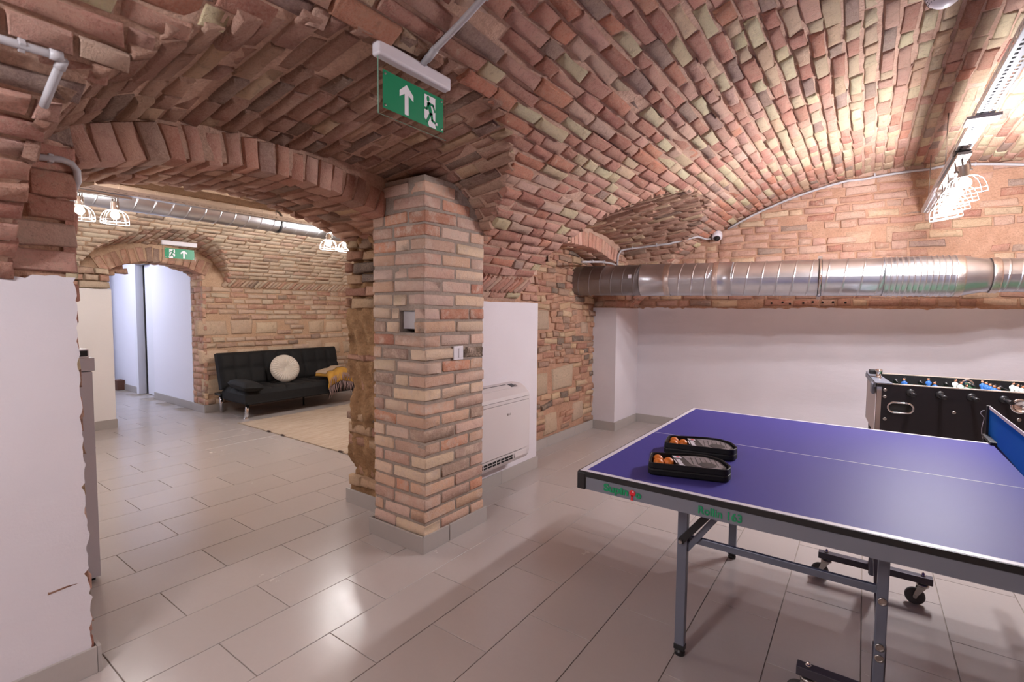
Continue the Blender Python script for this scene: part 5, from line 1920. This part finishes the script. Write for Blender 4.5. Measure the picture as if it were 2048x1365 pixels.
exit_sign((-1.375, 1.292, 2.266), 'large green exit sign under the vault, arrow before the running figure', 0.352, 0.168, False)
exit_sign((-6.30, 2.355, 2.105), 'small green exit sign above the arched opening to the corridor', 0.352, 0.145, True)


# ------------------------------------------------------------------ conduits
def conduit(label, path, r=0.011, clips=(), group='grey plastic conduits', couplings=()):
    P0 = Vector(path[0])
    root = empty('conduit', P0, label, 'conduit', group)
    m = MB(); m.tube([Vector(p) - P0 for p in path], r, 10); m.build('tube', M['pvc'], root)
    for (c, d, up) in clips:
        c = Vector(c) - P0
        d, up = Vector(d).normalized(), Vector(up).normalized()
        s = d.cross(up)
        m = MB(); m.obox(c + up * r * 0.5, d * 0.007, s * (r + 0.003), up * (r + 0.004)); m.build('clip', M['pvc'], root, bevel=0.002)
    for (a, b) in couplings:
        m = MB(); m.tube([Vector(a) - P0, Vector(b) - P0], r + 0.0025, 10); m.build('coupling', M['pvc'], root)
    return root


# up the barrel from the exit sign
pth = [(-1.355, 1.318, 2.262), (-1.30, 1.31, 2.285)]
for i in range(1, 9):
    x = -1.28 + i * 0.11
    pth.append((x, 1.312, z_main(x) - 0.027))
conduit('grey conduit climbing the vault from the large exit sign', pth, 0.0115, clips=[((-1.06, 1.312, z_main(-1.06) - 0.027), (1, 0, 0.5), (-0.45, 0, 1))], couplings=[((-1.335, 1.317, 2.27), (-1.285, 1.311, 2.292))])
# on the left pier
zk = 1.915
conduit('grey conduit on the left pier, the upper one turning a corner downward', [(-1.712, 0.10, 1.995), (-1.711, 0.273, 1.998), (-1.708, 0.378, 2.0), (-1.716, 0.386, 1.995), (-1.79, 0.375, 1.936), (-1.835, 0.370, 1.902)], 0.0105,
        clips=[((-1.711, 0.310, 1.998), (0, 1, 0), (-0.62, 0, 0.78))], couplings=[((-1.709, 0.36, 2.0), (-1.708, 0.386, 2.0)), ((-1.714, 0.387, 1.998), (-1.735, 0.384, 1.98))])
conduit('grey conduit bending round the brick edge of the archway beside the left pier', [(WX + 0.018, 0.36, 1.850), (WX + 0.018, 0.495, 1.863), (WX + 0.016, 0.522, 1.856), (WX + 0.012, 0.537, 1.836), (WX - 0.0, 0.540, 1.80), (WX - 0.06, 0.540, 1.775), (WX - 0.2, 0.545, 1.765)], 0.011,
        clips=[((WX + 0.016, 0.468, 1.861), (0, 1, 0), (-1, 0, 0)), ((WX - 0.03, 0.538, 1.79), (1, 0, 0.3), (0, -1, 0.2))])
# along the end wall under the crown
pth = []
for i in range(31):
    x = -1.27 + i * 0.12
    pth.append((x, Y_END - 0.028, z_main(x) - 0.03 - (0.02 if 9 < i < 15 else 0)))
conduit('long grey conduit following the arch at the top of the end wall', pth, 0.0115, clips=[((x, Y_END - 0.028, z_main(x) - 0.03), (1, 0, (XC - x) / RV), (0, 1, 0)) for x in (-0.68, 0.02, 0.72, 1.3)])
conduit('grey conduit running from the security camera to the recess arch', [(-1.44, 5.80, 2.185), (-1.462, 5.70, 2.172), (-1.478, 5.45, 2.168), (-1.53, 5.405, 2.155), (-1.738, 5.332, 2.100), (-2.002, 5.299, 2.080), (-2.20, 5.262, 2.064), (-2.248, 5.215, 2.046), (-2.258, 5.162, 1.985), (-2.258, 5.146, 1.862)], 0.011,
        clips=[((-1.88, 5.314, 2.088), (-1, -0.12, -0.08), (0.1, 0.3, 0.9)), ((-2.14, 5.275, 2.068), (-1, -0.12, -0.08), (0.1, 0.3, 0.9)), ((-2.258, 5.150, 1.93), (0, 0, 1), (-1, 0, 0))])
conduit('short grey conduit under the recess arch above the duct', [(-2.255, 5.14, 1.862), (-2.258, 5.05, 1.884), (-2.258, 4.90, 1.884), (-2.258, 4.72, 1.880), (-2.258, 4.30, 1.842)], 0.011, clips=[((-2.258, 4.80, 1.882), (0, 1, 0), (0, 0, 1)), ((-2.258, 4.52, 1.862), (0, 1, 0), (0, 0, 1))])

# ------------------------------------------------------------------ security camera, alarm
sc_ = empty('security_camera', (-1.37, 5.80, 2.215), 'white dome security camera where the vault meets the end wall', 'security camera')
axc = Vector((0.12, -0.55, -0.83)).normalized()
m = MB(); m.lathe([(-0.035, 0.052), (-0.02, 0.055), (0.028, 0.055), (0.034, 0.05), (0.034, 0.0)], (0, 0, 0), axc, 24); m.build('housing', M['white_plastic'], sc_)
m = MB(); m.lathe([(0.034 + 0.036 * math.sin(a * PI / 16), 0.036 * math.cos(a * PI / 16)) for a in range(9)], (0, 0, 0), axc, 20); m.build('dome', M['glass_dark'], sc_)
m = MB(); m.lathe([(0.0, 0.0565), (0.003, 0.0565)], (0, 0, 0), axc, 24, cap=False); m.build('seam', M['pvc'], sc_)

sn = empty('alarm_sounder', (0.21, 2.72, 2.715), 'white perforated dome alarm sounder at the crown of the main vault', 'alarm')
m = MB(); m.lathe([(0.0, 0.062), (-0.02, 0.066), (-0.05, 0.064), (-0.075, 0.052), (-0.092, 0.030), (-0.096, 0.0)], (0, 0, 0), n=32); m.build('dome', M['white_plastic'], sn)
m = MB()
for z, r, k in ((-0.030, 0.0662, 40), (-0.045, 0.0650, 40), (-0.058, 0.0606, 34), (-0.068, 0.0560, 30), (-0.077, 0.0505, 24)):
    for i in range(k):
        a = 2 * PI * i / k
        m.ball((r * math.cos(a), r * math.sin(a), z), 0.0022, 5, 3)
tag(m.build('perforations', M['rubber'], sn), kind='stuff')
m = MB(); m.lathe([(0, 0.014), (0.03, 0.012), (0.034, 0.0)], (-0.055, -0.03, -0.02), (-0.8, -0.5, -0.1), 12); m.build('cable_gland', M['white_plastic'], sn)

# ------------------------------------------------------------------ side room furniture
cab = empty('counter_cabinet', (-3.34, 0.1, 0), 'pale grey laminate counter cabinet showing behind the left pier', 'cabinet')
m = MB(); m.box((-0.30, -0.9, 0.02), (0.294, 0.646, 1.046)); m.build('carcass', M['cabinet'], cab, bevel=0.0015)
m = MB(); m.box((-0.32, -0.92, 1.050), (0.30, 0.655, 1.113)); m.build('worktop', M['cabinet'], cab, bevel=0.002)
m = MB(); m.box((-0.28, -0.88, 0.0), (0.27, 0.63, 0.02)); m.build('plinth', M['dark_hole'], cab)
bk = empty('box_file', (-3.2, 0.62, 1.113), 'black and white open box lying on the counter cabinet', 'box')
m = MB(); m.box((-0.1, -0.2, 0.005), (0.105, 0.122, 0.033)); m.build('black_drawer', M['black'], bk)
m = MB(); m.box((-0.11, -0.21, 0.0), (0.11, 0.126, 0.005)); m.box((-0.11, -0.21, 0.033), (0.108, 0.124, 0.040)); m.box((-0.11, 0.122, 0.0), (0.105, 0.127, 0.038)); m.build('white_shell', M['white_plastic'], bk, bevel=0.001)

# sofa bed
SX0, SX1, SY0, SY1 = -6.80, -6.08, 2.93, 4.62
sofa = empty('sofa_bed', (-6.45, 3.78, 0), 'black tufted sofa bed with chrome legs against the stone and brick wall', 'sofa')
SO = Vector((-6.45, 3.78, 0))


def tufted(name, o, u, v, n, w, h, d, nu, nv, puff=0.03, cuts=()):
    """cushion with a quilted front: o is the lower left corner of the back face"""
    o, u, v, n = Vector(o) - SO, Vector(u).normalized(), Vector(v).normalized(), Vector(n).normalized()
    m = MB()
    k = 8

    def fn(a, b):
        q = (abs(math.sin(PI * a * nu)) ** 0.3) * (abs(math.sin(PI * b * nv)) ** 0.3)
        e = min(1, min(a, 1 - a) * w / 0.05, min(b, 1 - b) * h / 0.05)
        e = math.sqrt(max(0, 1 - (1 - e) ** 2))
        c = 1.0
        for z in cuts: c = min(c, min(1, abs(a - z) / 0.010))
        return o + u * (a * w) + v * (b * h) + n * ((d - 0.045) * 1 + 0.045 * e + puff * q * (0.3 + 0.7 * e) - 0.02 * (1 - c))
    m.grid(fn, nu * k, nv * k)
    back_ = [o, o + u * w, o + u * w + v * h, o + v * h]
    fr_ = [p + n * (d - 0.045) for p in back_]
    m.add(back_ + fr_, [(3, 2, 1, 0)] + [(i, (i + 1) % 4, 4 + (i + 1) % 4, 4 + i) for i in range(4)])
    return m.build(name, M['sofa'], sofa, recalc=False)


tufted('seat', (SX0 + 0.16, SY0, 0.205), (0, 1, 0), (-1, 0, 0) if False else (1, 0, 0), (0, 0, 1), SY1 - SY0, 0.56, 0.135, 9, 3, 0.012, cuts=(1 / 3, 2 / 3)) if False else None
tufted('seat', (SX1, SY0, 0.205), (0, 1, 0), (-1, 0, 0), (0, 0, 1), SY1 - SY0, 0.60, 0.14, 9, 3, 0.026, cuts=(1 / 3, 2 / 3))
bu = Vector((-0.26, 0, 0.966))
tufted('backrest', Vector((SX0 + 0.09, SY0 - 0.02, 0.31)), (0, 1, 0), bu, Vector((0.966, 0, 0.26)), SY1 - SY0 + 0.04, 0.47, 0.12, 9, 2, 0.030, cuts=(1 / 3, 2 / 3))
m = MB(); m.box(Vector((SX0 + 0.12, SY0 + 0.02, 0.180)) - SO, Vector((SX1 + 0.004, SY1 - 0.02, 0.207)) - SO); m.build('base_board', M['sofa'], sofa, bevel=0.01)
m = MB(); m.box(Vector((SX0 - 0.05, SY0 - 0.02, 0.235)) - SO, Vector((SX0 + 0.12, SY1 + 0.02, 0.262)) - SO); m.build('rear_ledge', M['black'], sofa, bevel=0.004)
for (x, y, dx) in ((SX1 - 0.06, SY0 + 0.035, 0.04), (SX1 - 0.06, SY1 - 0.035, -0.04)):
    m = MB(); A = Vector((x + 0.0, y, 0.0)) - SO
    m.lathe([(0, 0.030), (0.012, 0.030), (0.016, 0.022)], A, n=18); m.tube([A + Vector((0, 0, 0.012)), A + Vector((-0.03, dx, 0.19))], 0.022, 16)
    m.build('leg', M['chrome'], sofa)
for y in (SY0 + 0.04, SY1 - 0.04):
    m = MB(); A = Vector((SX0 - 0.0, y, 0.0)) - SO
    m.tube([A, A + Vector((0, 0, 0.24))], 0.021, 16); m.build('leg', M['chrome'], sofa)
m = MB(); A = Vector((-6.42, 3.9, 0)) - SO
m.tube([A, A + Vector((0, 0, 0.17))], 0.012, 10); m.lathe([(0, 0.02), (0.01, 0.02)], A, n=12); m.build('centre_leg', M['black'], sofa)


def pillow(mb, c, u, v, n, a, b, t, k=14):
    c, u, v, n = Vector(c), Vector(u).normalized(), Vector(v).normalized(), Vector(n).normalized()
    for s in (1, -1):
        def fn(p, q, s=s):
            x, y = 2 * p - 1, 2 * q - 1
            hgt = t * ((1 - x ** 4) * (1 - y ** 4)) ** 0.45
            return c + u * x * a + v * y * b + n * s * hgt
        mb.grid(fn, k, k)


m = MB(); pillow(m, Vector((-6.24, SY0 + 0.085, 0.405)) - SO, (1, 0, -0.06), (0, 1, -0.10), (0.06, 0.1, 1), 0.23, 0.115, 0.062); m.build('arm_pad', M['sofa'], sofa)

# round cushion
cu_c = Vector((-6.43, 3.64, 0.548))
nrm_ = Vector((0.86, -0.18, 0.30)).normalized()
s1 = Vector((0, 1, 0)); s1 = (s1 - nrm_ * s1.dot(nrm_)).normalized(); s2 = nrm_.cross(s1)
m = MB()
n_ = 192
prof = [(0.0, 0.018), (0.02, 0.03), (0.06, 0.052), (0.11, 0.060), (0.15, 0.054), (0.178, 0.034), (0.192, 0.0)]
for sg in (1, -1):
    vs, fs = [], []
    for (r, h_) in prof:
        for k in range(n_):
            a = 2 * PI * k / n_
            pl = 1 - 0.16 * (0.5 + 0.5 * math.cos(a * 32)) * min(1, r / 0.06)
            vs.append(cu_c + (s1 * math.cos(a) + s2 * math.sin(a)) * r + nrm_ * sg * h_ * pl)
    for i in range(len(prof) - 1):
        for k in range(n_):
            l = (k + 1) % n_
            q_ = (i * n_ + k, i * n_ + l, (i + 1) * n_ + l, (i + 1) * n_ + k)
            fs.append(q_ if sg > 0 else tuple(reversed(q_)))
    m.add(vs, fs, 0, True)
m.lathe([(0.012, 0.016), (0.026, 0.013), (0.03, 0.0)], cu_c, nrm_, 14)
tag(m.build('round_cushion', M['cushion'], origin=cu_c, recalc=False), 'round cream pleated cushion leaning on the black sofa back', 'cushion')

# throw over the sofa end
th = empty('throw_blanket', (-6.2, 4.35, 0.44), 'mustard and beige fringed throw over the far end of the black sofa', 'blanket')
TO = Vector((-6.2, 4.35, 0.44))


def throw_fn(a, b):
    y = 4.05 + 0.60 * a + 0.03 * math.sin(5 * b)
    rip = 0.018 * math.sin(17 * a + 2 * b) + 0.010 * math.sin(31 * a - 3 * b)
    if b < 0.62:
        t = b / 0.62
        x = -6.36 + 0.30 * t
        z = 0.405 + 0.11 * math.sin(PI * min(1, a * 1.25)) ** 0.6 * (0.6 + 0.4 * math.cos(1.3 * (t - 0.6))) + rip * 0.6
    else:
        t = (b - 0.62) / 0.38
        x = -6.06 + 0.05 * math.sin(PI / 2 * min(1, t * 2)) + rip * 0.7
        z = 0.405 + 0.11 * math.sin(PI * min(1, a * 1.25)) ** 0.6 * (0.6 + 0.4 * math.cos(1.3 * 0.4)) - 0.16 * t ** 1.1 + rip * 0.4
    return Vector((x, y, z)) - TO


m = MB(); m.grid(throw_fn, 44, 30)
o = m.build('cloth', M['throw'], th, recalc=False)
sd = o.modifiers.new('thickness', 'SOLIDIFY'); sd.thickness = 0.008
m = MB(); m.grid(lambda a, b: throw_fn(a * 0.55 + 0.02, b * 0.45) + Vector((0.0, -0.01, 0.016)), 20, 14)
o = m.build('beige_border', M['throw_beige'], th, recalc=False)
m = MB()
for row, (b0, ln_, dn) in enumerate(((0.74, 0.12, 0.0), (1.0, 0.15, 0.0))):
    for i in range(26):
        a = (i + 0.5) / 26 * (0.98 if row == 0 else 0.75)
        p0_ = throw_fn(a, b0) + Vector((0.012, 0, 0.0)) + TO
        ln2 = ln_ * random.uniform(0.75, 1.1)
        pth = [p0_ - TO, p0_ + Vector((0.018, random.uniform(-0.01, 0.01), -ln2 * 0.45)) - TO, p0_ + Vector((0.014, random.uniform(-0.02, 0.02), -ln2)) - TO]
        m.tube(pth, [0.005, 0.0055, 0.003], 5)
tag(m.build('fringe', M['fringe'], th), kind='stuff')

# rug
rug = empty('woven_rug', (-4.83, 3.9, 0), 'beige flat woven rug with frayed edge on the side room floor', 'rug')
m = MB()
RX0, RX1, RY0, RY1 = -5.95, -3.70, 2.80, 5.0
m.grid(lambda a, b: (RX0 + (RX1 - RX0) * a + 4.83, RY0 + (RY1 - RY0) * b + 0.008 * math.sin(40 * a) + 0.04 * (1 - a) * 0 - 3.9, 0.010 + 0.0025 * math.sin(a * 260) * math.sin(b * 12)), 160, 24)
m.box((RX0 + 4.83, RY0 - 3.9, 0.0005), (RX1 + 4.83, RY1 - 3.9, 0.007))
m.build('weave', M['rug'], rug, recalc=False)
m = MB()
for i in range(110):
    y = RY0 + (RY1 - RY0) * i / 109
    m.tube([(RX0 + 4.83 + 0.005, y - 3.9, 0.006), (RX0 + 4.83 - random.uniform(0.03, 0.06), y - 3.9 + random.uniform(-0.012, 0.012), 0.003)], [0.004, 0.002], 4)
tag(m.build('fringe', M['rug'], rug), kind='stuff')
for x in (-5.30, -5.02, -4.0, -3.86):
    m = MB(); pillow(m, (x + 4.83, RY0 - 3.9 + 0.002, 0.010), (1, 0, 0), (0, 1, 0), (0, 0, 1), 0.035, 0.012, 0.006, 6); m.build('edge_knot', M['rug_dark'], rug)
